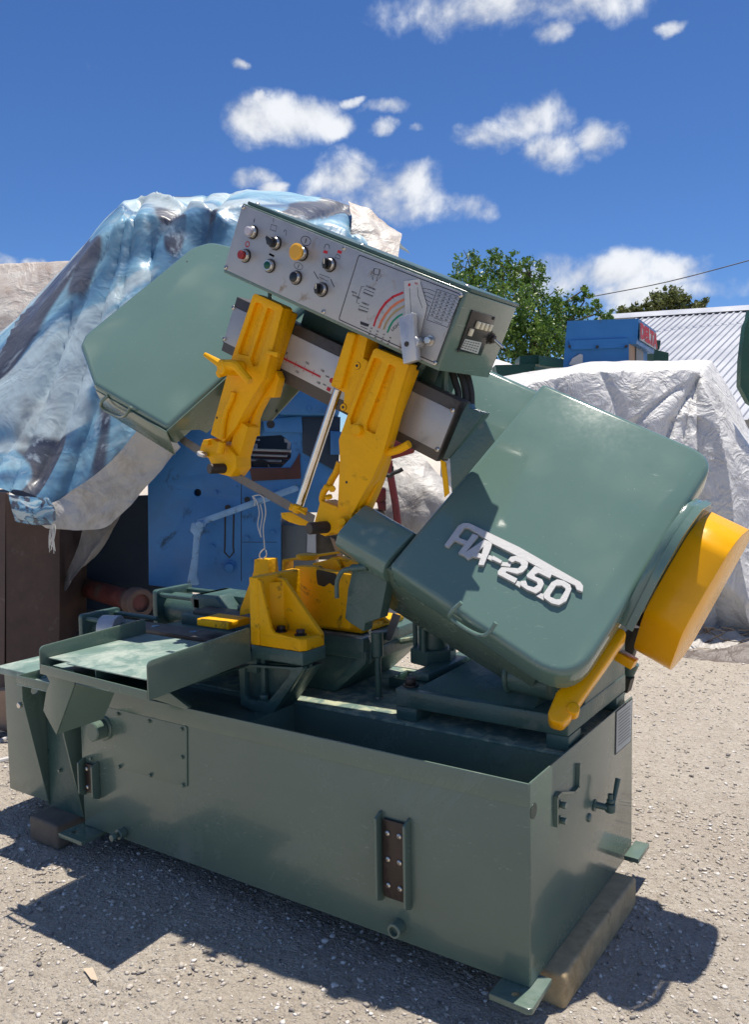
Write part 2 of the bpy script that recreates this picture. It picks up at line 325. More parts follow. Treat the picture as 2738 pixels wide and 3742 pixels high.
# ------------------------------------------------------------ ground
def ground():
    m_ = bpy.data.materials.new('gravel'); m_.use_nodes = True; t = m_.node_tree; t.nodes.clear(); q = NG(t)
    geo = q.n('ShaderNodeNewGeometry').outputs['Position']
    big = q.n('ShaderNodeTexNoise', {'Vector': geo, 'Scale': 1.1, 'Detail': 5.0, 'Roughness': .6}).outputs[0]
    mid = q.n('ShaderNodeTexNoise', {'Vector': geo, 'Scale': 14.0, 'Detail': 8.0, 'Roughness': .72}).outputs[0]
    fin_ = q.n('ShaderNodeTexNoise', {'Vector': geo, 'Scale': 160.0, 'Detail': 4.0, 'Roughness': .7}).outputs[0]
    vo = q.n('ShaderNodeTexVoronoi', {'Vector': geo, 'Scale': 95.0, 'Randomness': 1.0})
    vo2 = q.n('ShaderNodeTexVoronoi', {'Vector': geo, 'Scale': 38.0, 'Randomness': 1.0})
    c = q.ramp(mid, [(.32, (.28, .235, .185)), (.46, (.46, .41, .34)), (.6, (.57, .52, .44)), (.72, (.66, .61, .54))])
    stn = q.n('ShaderNodeSeparateXYZ', {0: vo.outputs['Color']}).outputs[0]
    sc_ = q.ramp(stn, [(0, (.2, .18, .16)), (.3, (.46, .41, .35)), (.85, (.58, .54, .48)), (1, (.72, .7, .66))])
    c = q.mix(.5, c, sc_)
    c = q.mix(q.n('ShaderNodeMapRange', {0: big, 1: .5, 2: .72, 3: 0, 4: .35}).outputs[0], c, (.34, .27, .21))
    clod = q.n('ShaderNodeTexNoise', {'Vector': geo, 'Scale': 5.0, 'Detail': 10.0, 'Roughness': .8}).outputs[0]
    c = q.mix(q.n('ShaderNodeMapRange', {0: clod, 1: .60, 2: .68, 3: 0, 4: .6}).outputs[0], c, (.2, .15, .115))
    c = q.mix(.30, c, (.98, .86, .70))
    c = q.mix(q.n('ShaderNodeMapRange', {0: fin_, 1: .54, 2: .70, 3: 0, 4: .5}).outputs[0], c, (.16, .13, .11))
    h = q.m('ADD', q.m('MULTIPLY', vo.outputs['Distance'], -.5), q.m('MULTIPLY', fin_, .6))
    h = q.m('ADD', h, q.m('MULTIPLY', mid, 1.8)); h = q.m('ADD', h, q.m('MULTIPLY', vo2.outputs['Distance'], -.55))
    bp = q.n('ShaderNodeBump', {'Height': h, 'Strength': 1.0, 'Distance': .021})
    b = q.n('ShaderNodeBsdfPrincipled', {'Base Color': c, 'Roughness': .92, 'Specular IOR Level': .2, 'Normal': bp.outputs[0]})
    q.n('ShaderNodeOutputMaterial', {0: b.outputs[0]}); MT['gravel'] = m_
    GZ = -.10
    # fine grid near the machine, coarse outside
    xs = np.concatenate([[-400, -120, -40, -15], np.arange(-5, 6.01, .024), [15, 40, 120, 400]]); ys = np.concatenate([[-400, -100, -30, -8], np.concatenate([np.arange(-1.6, 2.0, .018), np.arange(2.0, 7.01, .05)]), [15, 40, 120, 400]])
    gx, gy = np.meshgrid(xs, ys, indexing='ij')
    gz = np.zeros_like(gx)
    gh = lambda x_, y_: noise.noise(Vector((x_ * 1.3, y_ * 1.3, 0))) * .012 + noise.noise(Vector((x_ * 5, y_ * 5, 3))) * .006
    near = (gx > -5.1) & (gx < 6.1) & (gy > -1.7) & (gy < 7.1)
    for i in range(gx.shape[0]):
        for j in range(gx.shape[1]):
            if near[i, j]: gz[i, j] = gh(gx[i, j], gy[i, j]) + (noise.noise(Vector((gx[i, j] * 19, gy[i, j] * 19, 5))) * .0045 + noise.noise(Vector((gx[i, j] * 47, gy[i, j] * 47, 9))) * .003 if gy[i, j] < 3 else 0)
    vs = np.stack([gx, gy, gz + GZ], -1).reshape(-1, 3); ny = len(ys)
    fs = [[i * ny + j, (i + 1) * ny + j, (i + 1) * ny + j + 1, i * ny + j + 1] for i in range(len(xs) - 1) for j in range(ny - 1)]
    me = bpy.data.meshes.new('ground'); me.from_pydata(vs.tolist(), [], fs); me.materials.append(m_)
    me.polygons.foreach_set('use_smooth', [True] * len(fs))
    o = bpy.data.objects.new('ground', me); COL.objects.link(o); T3(o, 'pale crushed gravel yard under the machine', None, None, 'structure')
    # loose stones
    ms = bpy.data.materials.new('stone'); ms.use_nodes = True; q = NG(ms.node_tree); ms.node_tree.nodes.clear()
    at = q.n('ShaderNodeAttribute', attribute_name='tint').outputs['Fac']
    c = q.ramp(at, [(0, (.16, .15, .15)), (.15, (.36, .32, .27)), (.7, (.52, .47, .41)), (1, (.72, .69, .65))])
    b = q.n('ShaderNodeBsdfPrincipled', {'Base Color': c, 'Roughness': .85}); q.n('ShaderNodeOutputMaterial', {0: b.outputs[0]}); MT['stone'] = ms
    bm = bmesh.new(); bmesh.ops.create_icosphere(bm, subdivisions=1, radius=1); iv = np.array([v.co[:] for v in bm.verts]); bm.verts.index_update(); iff = np.array([[v.index for v in f.verts] for f in bm.faces]); bm.free()
    def stones(n, xr, yr, smin, smax, pw, name, label):
        x = rng.uniform(*xr, n); y = rng.uniform(*yr, n)
        r = smin + (smax - smin) * rng.random(n) ** pw
        allv = []; allf = []; tint = []
        a_ = rng.uniform(0, 6.28, n)
        for i in range(n):
            s = iv * (1 + rng.uniform(-.38, .38, (len(iv), 1))) * np.array([1, rng.uniform(.45, .95), rng.uniform(.3, .6)]) * r[i]
            ca, sa = math.cos(a_[i]), math.sin(a_[i])
            s = np.stack([s[:, 0] * ca - s[:, 1] * sa, s[:, 0] * sa + s[:, 1] * ca, s[:, 2]], 1) + np.array([x[i], y[i], GZ + gh(x[i], y[i]) + r[i] * .22])
            allv.append(s); allf.append(iff + i * len(iv)); tint += [rng.random()] * len(iv)
        v = np.concatenate(allv); f = np.concatenate(allf)
        me = bpy.data.meshes.new(name); me.vertices.add(len(v)); me.vertices.foreach_set('co', v.ravel()); me.loops.add(f.size); me.loops.foreach_set('vertex_index', f.ravel())
        me.polygons.add(len(f)); me.polygons.foreach_set('loop_start', np.arange(0, f.size, 3)); me.update(calc_edges=True)
        a = me.attributes.new('tint', 'FLOAT', 'POINT'); a.data.foreach_set('value', tint); me.materials.append(ms)
        o = bpy.data.objects.new(name, me); COL.objects.link(o); T3(o, label, 'gravel', None, 'stuff')
    stones(34000, (-1.6, 3.3), (-1.3, 1.6), .003, .0105, 3.2, 'loose_stones', 'loose small stones scattered over the gravel in front of the machine')
    stones(22000, (-3.0, 4.2), (1.4, 6.0), .0035, .012, 3.4, 'far_stones', 'loose stones lying on the gravel behind and right of the machine')
    stones(230, (-.8, 2.9), (-1.25, .1), .009, .015, 1.6, 'pebbles', 'larger pale pebbles in the nearest gravel')
ground()

# ============================================================ THE BANDSAW
L, W, H = 1.829, .891, .55
saw = thing('band_saw', (L / 2, W / 2, 0), 'large green and yellow metal cutting band saw standing on timbers with a raised metal badge', 'band saw')
# ---- tank
def tank():
    m = MB(); G = 'tank_green'
    m.bx('Y', 0, L, 0, H, 0, .006, G, .003)                       # front sheet
    m.bx('X', .0065, W, 0, H, L - .006, L, G, .003)                     # right sheet
    m.bx('Y', 0, L - .0065, 0, H - .02, W - .006, W, G, .002)
    m.bx('X', .0065, W - .0065, 0, H - .03, 0, .006, G, .002)
    m.bx('Z', .0065, L - .0065, .0065, W - .0065, .004, .010, G, 0)           # bottom
    m.bx('Z', .0065, L - .0065, .30, W - .0065, H - .03, H - .022, 'deck_green', .001)  # deck
    m.bx('Y', .0065, L - .0065, .012, H - .0305, .30, .304, G, .0)     # trough back
    m.bx('X', .0065, .2995, .012, H - .031, .80, .804, G, .0)     # trough divider
    m.bx('Z', .0065, .80, .0065, .2995, H - .05, H - .045, 'cast_green', 0)
    m.bx('Y', .0, L - .001, H - .062, H + .001, -.004, -.0003, G, .0015)  # doubled rim strip
    o = m.build('tank', saw)
    # round hole in the right sheet near the corner: flat dark disc painted as its shaded inside
    c = [(0.026,0.469)][0]
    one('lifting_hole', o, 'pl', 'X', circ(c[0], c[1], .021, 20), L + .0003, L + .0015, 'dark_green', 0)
    return o
tk = tank()
def tank_bits():
    # access panel
    m = MB(); p = [(0.166,0.475),(0.582,0.488),(0.573,0.271),(0.022,0.269)]
    p = [(.17, .49), (p[1][0], p[1][1]), (p[2][0], p[2][1]), (.055, p[2][1] + .0)]
    p = [(.02, p[1][1]), p[1], p[2], (.02, p[2][1])]
    pan = one('access_panel', saw, 'pl', 'Y', rc(p, {1: .012, 2: .012}), -.0045, -.0008, 'tank_green', .001)
    for s in [(0.229,0.474),(0.396,0.475),(0.56,0.475),(0.557,0.376),(0.556,0.277),(0.391,0.278),(0.226,0.276),(0.064,0.275)]:
        one('bolt', pan, 'hexb', (s[0], -.0045, s[1]), (0, -1, 0), .0065, .008, 'tank_green')
    # filler cap
    c = [(0.144,0.407)][0]
    m = MB(); m.cy((c[0], -.0005, c[1]), (c[0], -.012, c[1]), .047, 'tank_green', 28, bev=.003); m.cy((c[0], -.012, c[1]), (c[0], -.06, c[1]), .036, 'tank_green', 28, bev=.004)
    m.build('filler_cap', saw, label='round dark green filler cap')
    # small and large bolted hinge blocks with side rails
    def hinge(lx, rx, b, t, lh, nr):
        m = MB(); m.pl('Y', rc([(lx, b), (rx, b), (rx, t), (lx, t)], .006), -.012, -.0006, 'hinge_brown', .002)
        o = m.build('hinge_block', saw, label='dark brown bolted block between two green rails')
        w_ = rx - lx
        for s, xx in ((-1, lx - .014), (1, rx + .006)):
            one('rail', o, 'pl', 'X', rc([(-.0006, b - .02), (-.034, b - .005), (-.034, t + .005), (-.0006, t + .02)], .006), xx, xx + .008, 'tank_green', .0015)
        cols = [.5] if w_ < .04 else [.24, .76]
        for i in range(nr):
            for cc_ in cols:
                z = b + (t - b) * ((i + .5) / nr if nr > 2 else (.18 + .64 * i))
                one('screw', o, 'screw', (lx + w_ * cc_, -.012, z), (0, -1, 0), .0085)
    a = [(0.029,0.143),(0.088,0.253)]; hinge(a[0][0], a[1][0], a[0][1], a[1][1], 0, 2)
    a = [(1.38,0.129),(1.456,0.353)]; hinge(a[0][0], a[1][0], a[0][1] - .004, a[1][1] + .004, 0, 3)
    # drain plug, pipe stub
    c = [(0.23,0.029)][0]
    m = MB(); m.cy((c[0], -.0005, c[1]), (c[0], -.03, c[1]), .019, 'tank_green', 20, bev=.002); m.hexb((c[0], -.03, c[1]), (0, -1, 0), .014, .03, 'tank_green', False); m.build('drain_plug', saw)
    c = [(1.427,0.044)][0]
    one('pipe_stub', saw, 'cy', (c[0], -.0005, c[1]), (c[0], -.035, c[1]), .022, 'tank_green', 24, bev=.002, hole=.014)
    # feet
    for lab, pts, hx in (('front', [(1.751,-0.076),(1.749,-0.009),(1.86,0.061),(1.866,-0.082)], (1140, 1312)),):
        pass
    m = MB(); m.pl('Z', [(1.746, -.075), (1.855, -.078), (1.866, -.07), (1.862, .07), (1.746, .07)], -.018, -.0005, 'tank_green', .002, holes=[circ(1.805, -.037, .012, 16)]); m.build('foot_plate', saw, label='front right foot plate with a bolt hole')
    m = MB(); m.pl('Z', [(-.028, -.097), (.108, -.097), (.108, .03), (-.028, .03)], -.016, -.0005, 'tank_green', .002, holes=[circ(.015, -.052, .013, 16)]); m.build('foot_plate', saw)
    m = MB(); m.pl('Z', [(L + .0005, .80), (L + .05, .80), (L + .05, W + .04), (L + .0005, W + .04)], .003, .02, 'tank_green', .002); m.build('foot_plate', saw)
    # right side: hanger bracket, valve, data plate
    m = MB()
    b = [(0.165,0.375),(0.166,0.457),(0.191,0.46),(0.299,0.423),(0.335,0.426),(0.342,0.492)]
    m2 = [Vector((L + .012, p[0], p[1])) for p in b]
    for i in range(len(m2) - 1):
        p, q = m2[i], m2[i + 1]; d = (q - p).normalized(); nn = Vector((0, -d.z, d.y)) * .003
        vs = []
        for xx in (L + .001, L + .013):
            for pt in (p - d * .002, q + d * .002):
                for s in (-1, 1): vs.append(Vector((xx, pt.y, pt.z)) + nn * s)
        m.raw(vs, [[0, 1, 3, 2], [4, 6, 7, 5], [0, 2, 6, 4], [1, 5, 7, 3], [0, 4, 5, 1], [2, 3, 7, 6]], 'tank_green')
    br = m.build('hanger_bracket', saw)
    for p in [(0.209,0.419),(0.209,0.374)]: one('bolt', br, 'hexb', (L, p[0], p[1]), (1, 0, 0), .010, .02, 'tank_green')
    p = [(0.53,0.296),(0.513,0.333),(0.589,0.339),(0.449,0.288),(0.426,0.338)]
    m = MB(); c = p[0]; m.cy((L, c[0] - .02, c[1] + .01), (L + .045, c[0], c[1]), .010, 'cast_green', 12); m.cy((L + .04, c[0], c[1] - .012), (L + .04, c[0], c[1] + .016), .016, 'cast_green', 16, bev=.003)
    m.hexb((L + .04, c[0], c[1] + .014), (0, 0, 1), .012, .014, 'cast_green', False); m.cy((L + .04, c[0], c[1] + .02), (L + .04, c[0], c[1] + .045), .008, 'cast_green', 12, hole=.005)
    m.cy((L + .045, c[0] + .012, c[1] + .01), (L + .05, c[0] + .045, c[1] + .082), .006, 'cast_green', 12, r2=.0085, bev=.002); m.cy((L, c[0] - .03, c[1] + .012), (L + .004, c[0] - .03, c[1] + .012), .018, 'cast_green', 16)
    m.build('drain_valve', saw, label='small green tap with lever on the right side')
    m = MB(); m.screw((L, p[3][0], p[3][1]), (1, 0, 0), .014, 'tank_green', False); m.build('plug', saw)
    dpp = [(0.707,0.547),(0.889,0.544),(0.87,0.397),(0.7,0.403)]
    dp = one('data_plate', saw, 'pl', 'X', dpp, L + .0003, L + .0015, 'ink', .0004); cx_, cz_ = sum(p[0] for p in dpp) / 4, sum(p[1] for p in dpp) / 4
    inn = [(cx_ + (p[0] - cx_) * .93, cz_ + (p[1] - cz_) * .95) for p in dpp]
    one('plate_face', dp, 'pl', 'X', inn, L + .0016, L + .0022, 'sticker', 0)
    m = MB()
    for k in range(11):
        t = .1 + .075 * k; m.ribbon('X', [(inn[0][0] + .012, inn[0][1] - t * (inn[0][1] - inn[3][1])), (inn[1][0] - .02 - .02 * random.random(), inn[1][1] - t * (inn[1][1] - inn[2][1]))], .0035, L + .0028, 'cabinet_grey')
    m.build('printed_lines', dp)
tank_bits()
# ---- left cabinet, gussets, shelf, leg
def left_end():
    m = MB(); G = 'tank_green'
    m.bx('Z', -.575, -.10, .055, .47, .0, .50, G, .003); m.build('side_cabinet', saw)
    m = MB(); m.pl('Z', rc([(-.60, .035), (-.27, .035), (-.27, .49), (-.60, .49)], .012), .502, .532, 'dusty_green', .004, 3); m.build('cabinet_lid', saw)
    one('end_wall', saw, 'bx', 'Z', -.098, -.0005, .10, .80, -.0, .515, G, .003)
    for xx in (-.283, -.062):
        m = MB(); m.pl('X', [(.054, -.0), (.04, .0), (-.055, .46), (-.055, .52), (.054, .52)], xx - .004, xx + .004, G, .0015, holes=[circ(.0, .485, .017, 16)] if xx < -.2 else None); m.build('gusset', saw)
    one('recess_wall', saw, 'bx', 'Y', -.278, -.067, -.005, .50, .044, .0545, 'cast_green', .001)
    m = MB(); m.bx('Z', -.29, .0, -.07, .05, .522, .527, 'dusty_green', .001); m.bx('Y', -.29, .0, .527, .56, -.07, -.066, G, .001); m.bx('X', -.065, .05, .5275, .56, -.29, -.286, G, .001); m.build('shelf_tray', saw)
    c = [(-0.43,0.393)][0]
    m = MB(); m.cy((c[0], .05, c[1]), (c[0], .02, c[1]), .012, 'chrome', 14, bev=.002); m.build('latch', saw)
    one('bolt', saw, 'hexb', (-.2, .044, .16), (0, -1, 0), .008, .01, G)
left_end()
# ---- outfeed tray
def tray():
    x0, x1, y0, y1 = .185, .724, -.285, .17; G = 'cast_green'
    m = MB()
    m.pl('Z', [(x0 + .008, y1), (x1 - .008, y1), (x1 - .008, y0 + .012), (x0 + .13, y0 + .012), (x0 + .13, y0 + .03), (x0 + .008, y0 + .03)], .728, .732, 'dusty_green', .001); tr = m.build('outfeed_tray', saw, label='pale worn sheet metal tray with raised sides')
    one('side_wall', tr, 'pl', 'X', rc([(y0, .672), (y1, .692), (y1, .812), (y0, .792)][0:4], {2: .01, 3: .02}), x1 - .006, x1, 'tank_green', .0015)
    one('side_wall', tr, 'pl', 'X', rc([(y0, .70), (y1, .70), (y1, .79), (y0, .775)], {2: .01, 3: .02}), x0, x0 + .006, 'tank_green', .0015)
    one('front_lip', tr, 'pl', 'Y', [(x0, .672 + .01), (x1 - .0065, .672), (x1 - .0065, .70), (x0, .714)], y0, y0 + .005, 'tank_green', .001)
    one('under_sheet', tr, 'bx', 'Z', x0 + .01, x1 - .01, y0 + .02, y1, .675, .68, 'dark_green', .0)
    one('divider', tr, 'bx', 'X', y0 + .02, y1, .681, .727, .45, .455, 'cast_green', .0)
    # chip box hanging under it
    pt = [(0.144,0.706),(0.325,0.704),(0.327,0.657),(0.216,0.468),(0.149,0.541),(0.17,0.608),(0.194,0.646)]
    m = MB(); m.pl('Y', pt, -.255, -.249, 'tank_green', .001)
    q = [(0.327,0.659),(0.216,0.47)]; a, b = Vector((q[0][0], -.249, q[0][1])), Vector((q[1][0], -.249, q[1][1]))
    r = [(0.371,-0.13,0.604),(0.308,-0.13,0.505)]; c, d = Vector(r[0]), Vector(r[1])
    n_ = Vector((-.004, -.002, -.003))
    m.raw([a, b, d, c, a + n_, b + n_, d + n_, c + n_], [[0, 1, 2, 3], [4, 7, 6, 5], [0, 4, 5, 1], [1, 5, 6, 2], [2, 6, 7, 3], [3, 7, 4, 0]], 'tank_green')
    m.build('chute_bracket', saw)
    q = [(0.426,0.565),(0.525,0.606),(0.622,0.566),(0.606,0.558),(0.464,0.567)]
    one('prop', saw, 'pl', 'Y', q, -.03, -.012, 'tank_green', .001)
tray()
# ---- vise
def vise():
    Yl = 'worn_yellow'
    m = MB(); m.bx('X', .18, .415, .748, .985, .715, .755, Yl, .005, 3)           # jaw plate
    m.pl('Z', rc([(.755, .18), (.935, .18), (.95, .20), (.95, .30), (.755, .30)], .01), .748, .79, Yl, .006, 3)     # base
    m.pl('Y', rc([(.752, .978), (.764, .975), (.808, .812), (.820, .80), (.935, .79), (.935, .765), (.752, .765)], .006), .182, .196, Yl, .004, 2)
    m.pl('Y', rc([(.752, .975), (.79, .968), (.95, .792), (.95, .77), (.752, .77)], .008), .276, .296, Yl, .004, 2)
    m.pl('Z', [(.753, .24), (.753, .32), (.80, .285)], .79, .96, Yl, .004, 2)
    fj = m.build('fixed_jaw', saw, label='yellow angle jaw bracket with chipped paint')
    for c in ((.895, .235, .79), (.80, .245, .79)): one('bolt', fj, 'hexb', c, (0, 0, 1), .0165, .02, 'dark_steel')
    # open casting under it
    m = MB(); C_ = 'cast_green'
    m.bx('Z', .715, .945, .182, .31, .700, .7475, C_, .005)
    po = [(0.712,0.673),(0.897,0.688),(0.938,0.696),(0.935,0.684),(0.792,0.506),(0.71,0.508),(0.651,0.522),(0.647,0.66),(0.675,0.669)]
    ho = [(0.737,0.667),(0.886,0.68),(0.876,0.654),(0.777,0.549),(0.683,0.546),(0.671,0.559),(0.675,0.657)]
    m.pl('Y', rc(po, .004), .19, .215, C_, .003, 2, holes=[rc(ho, .006, 3)])
    m.pl('Y', po, .235, .245, C_, .002)
    m.pl('Y', [po[3], po[4], (po[4][0] - .03, po[4][1] + .01), (po[3][0] - .035, po[3][1])], .2155, .31, C_, .003)
    m.pl('Y', [(po[5][0], po[5][1] - .005), (po[4][0], po[4][1]), (po[4][0], po[4][1] + .03), (po[6][0], po[6][1] + .02), (po[6][0], po[6][1])], .2155, .29, C_, .003)
    q = [(0.722,0.508),(0.786,0.506),(0.785,0.478),(0.721,0.477)]; m.pl('Y', q, .18, .26, C_, .003)
    m.bx('X', .2155, .2345, .5, .7, .725, .745, C_, .003)
    cs = m.build('jaw_casting', saw)
    one('bolt', cs, 'hexb', [(0.755,0.2,0.55)][0], (0, 0, 1), .017, .022, C_)
    # rear casting carrying the infeed jaws
    m = MB(); m.bx('Z', .70, 1.005, .45, .84, .67, .745, C_, .006); m.pl('Y', [(.72, .69), (1.0, .69), (1.0, .66), (.86, .53), (.74, .53)], .46, .49, C_, .005); m.pl('Y', [(.72, .69), (1.0, .69), (1.0, .66), (.86, .53), (.74, .53)], .7, .74, C_, .005)
    m.pl('Y', [(.985, .70), (1.01, .70), (1.01, .655), (.87, .532), (.84, .532)], .455, .84, C_, .004)
    m.build('rear_casting', saw)
    # infeed jaw: face towards us and back web
    p = [(0.69,0.986),(0.79,0.989),(0.799,0.98),(0.948,0.973),(0.94,0.772),(0.799,0.768),(0.683,0.786)]
    m = MB(); m.pl('Y', rc(p, .006), .46, .50, Yl, .005, 3)
    m.bx('Z', .70, .96, .51, .80, .748, .77, Yl, .004); m.pl('Y', [(.70, .76), (.98, .76), (.72, .96), (.70, .96)], .66, .68, Yl, .004)
    rj = m.build('infeed_jaw', saw, label='tall yellow jaw block with a black worn patch')
    bp = [(0.794,0.981),(0.885,0.971),(0.887,0.952),(0.872,0.922),(0.857,0.936),(0.829,0.918),(0.799,0.924),(0.795,0.951)]
    one('worn_patch', rj, 'pl', 'Y', rc(bp, .01), .4585, .4599, 'brush_black', 0)
    # second jaw behind with circular top bosses and brace
    p = [(0.511,0.981),(0.521,0.985),(0.799,1.032),(0.801,1.024),(0.524,0.974),(0.523,0.934),(0.509,0.933)]
    m = MB(); m.pl('Y', p, .60, .66, Yl, .003)
    q = [(0.643,0.6,1.012),(0.809,0.6,1.009)]
    m.cy(Vector(q[0]) - Vector((0, 0, .02)), Vector(q[0]), .045, Yl, 20, bev=.004); m.cy(Vector(q[1]) - Vector((0, 0, .07)), Vector(q[1]), .045, Yl, 20, bev=.004)
    p = [(0.693,0.983),(0.823,1.016),(0.887,1.005),(0.886,0.963),(0.721,0.966)]; m.pl('Y', rc(p, .005), .56, .60, Yl, .004)
    p = [(0.819,1.004),(0.832,1.009),(0.855,0.974),(0.844,0.969)]; m.pl('Y', p, .535, .56, Yl, .002)
    m.build('rear_jaw', saw, label='yellow rear jaw with two round bosses')
    # tall yellow pillar with hexagonal top at the left
    p = [(0.545,1.01),(0.613,1.014),(0.617,0.958),(0.611,0.827),(0.46,0.785),(0.466,0.814),(0.54,0.963)]
    m = MB(); m.pl('Y', rc(p, .004), .40, .455, Yl, .006, 2); t = [(0.576,0.425,1.006)][0]; m.cy(Vector(t) - Vector((0, 0, .02)), Vector(t) + Vector((0, 0, .006)), .026, Yl, 10, bev=.003)
    m.build('jaw_pillar', saw, label='tall yellow pillar of the left jaw')
    # slide rails and hydraulic cylinders on the left
    m = MB(); r = [(-0.02,0.338),(0.139,0.341),(0.494,0.344),(0.509,0.249)]
    m.pl('Z', [(.0, .22), (.72, .22), (.72, .33), (.0, .33)], .712, .732, 'slide_steel', .002); rl = m.build('slide_rail', saw, label='bare steel slide rail plate')
    for x_ in (.12, .33, .52): one('counterbore', rl, 'cy', (x_, .28, .7322), (x_, .28, .7335), .016, 'ink' if x_ > .4 else 'chrome', 16)
    m = MB(); m.bx('Z', -.06, .72, .20, .40, .64, .7115, C_, .004); m.bx('Z', .0, .72, .43, .86, .60, .70, C_, .004); m.build('slide_bed', saw)
    m = MB(); m.pl('Z', [(.1, .5), (.70, .5), (.70, .60), (.1, .60)], .742, .758, 'slide_steel', .002); m.build('slide_rail', saw)
    m = MB(); m.bx('Z', .05, .70, .48, .64, .70, .7415, C_, .003); m.bx('Z', .14, .7, .7, .78, .70, .79, C_, .006); m.bx('Z', .3, .55, .66, .72, .76, .795, C_, .004)
    for k in range(4): m.bx('Z', .26 + .04 * k, .28 + .04 * k, .60, .69, .757, .775, C_, .002)
    m.build('slide_bed', saw)
    p = [(0.391,0.802),(0.544,0.795),(0.546,0.77),(0.389,0.768)]
    m = MB(); m.pl('Z', rc([(p[0][0], .24), (p[1][0] + .01, .24), (p[1][0] + .01, .36), (p[0][0], .36)], .008), p[2][1] - .0, p[1][1] + .002, Yl, .005, 3); m.build('slide_block', saw, label='flat yellow slide block on the rail')
    # near cylinder end cap
    def ecap(y, pts, dep, name='cylinder_cap'):
        return one(name, saw, 'pl', 'X', rc(pts, .018), dep[0], dep[1], C_, .004)
    ecap(0, [(.22, .60), (.42, .60), (.42, .752), (.22, .752)], (-.285, -.26))
    m = MB(); 
    m.cy((-.26, .32, .675), (.0, .32, .675), .055, C_, 24); 
    for yy, zz in ((.245, .63), (.395, .63), (.245, .73), (.395, .73)): m.cy((-.26, yy, zz), (.0, yy, zz), .010, C_, 10)
    m.build('clamp_cylinder', saw)
    c = [(-0.124,0.2,0.719)][0]
    m = MB(); m.cy((-.10, .20, .715), (-.03, .225, .715), .055, 'alloy', 32, bev=.003); m.build('pressure_gauge', saw, label='round bright metal gauge body')
    # far cylinder
    ecap(0, [(.60, .60), (.82, .60), (.82, .80), (.60, .80)], (-.26, -.23))
    m = MB(); m.cy((-.23, .71, .70), (.06, .71, .70), .075, C_, 28)
    for yy, zz in ((.625, .63), (.795, .63), (.625, .775), (.795, .775)): m.cy((-.23, yy, zz), (.05, yy, zz), .011, C_, 10)
    m.pl('X', rc([(.60, .62), (.82, .62), (.82, .80), (.60, .80)], .02), .0, .04, C_, .005); m.pl('Y', [(-.02, .78), (.0, .80), (.13, .80), (.2, .74), (.0, .74)], .60, .80, C_, .004)
    m.build('clamp_cylinder', saw)
    # coolant post with chain
    b = [(1.045,0.484,0.53)][0]; t = Vector(b)
    m = MB(); m.cy(b, t + Vector((0, 0, .006)), .017, 'screw_steel', 16); m.cy(t + Vector((0, 0, .004)), t + Vector((-.002, 0, .17)), .0115, 'cast_green', 14); m.cy(t + Vector((-.002, 0, .15)), t + Vector((-.006, 0, .24)), .021, 'cast_green', 16, r2=.024, bev=.003)
    po = m.build('stop_post', saw, label='thin green post with a chain hooked on it')
    m = MB(); 
    for k in range(13):
        z = .262 - k * .0105; o_ = .006 if k % 2 else 0
        m.tube([t + Vector((-.02 + o_ * .2, -.02, z + .007)), t + Vector((-.024, -.02 + o_, z)), t + Vector((-.02, -.02 + o_ * .3, z - .007)), t + Vector((-.016, -.02, z))], .0017, 'ivory' if k < 6 else 'cast_green', 5, closed=True, sub=2)
    m.build('chain', po)
vise()
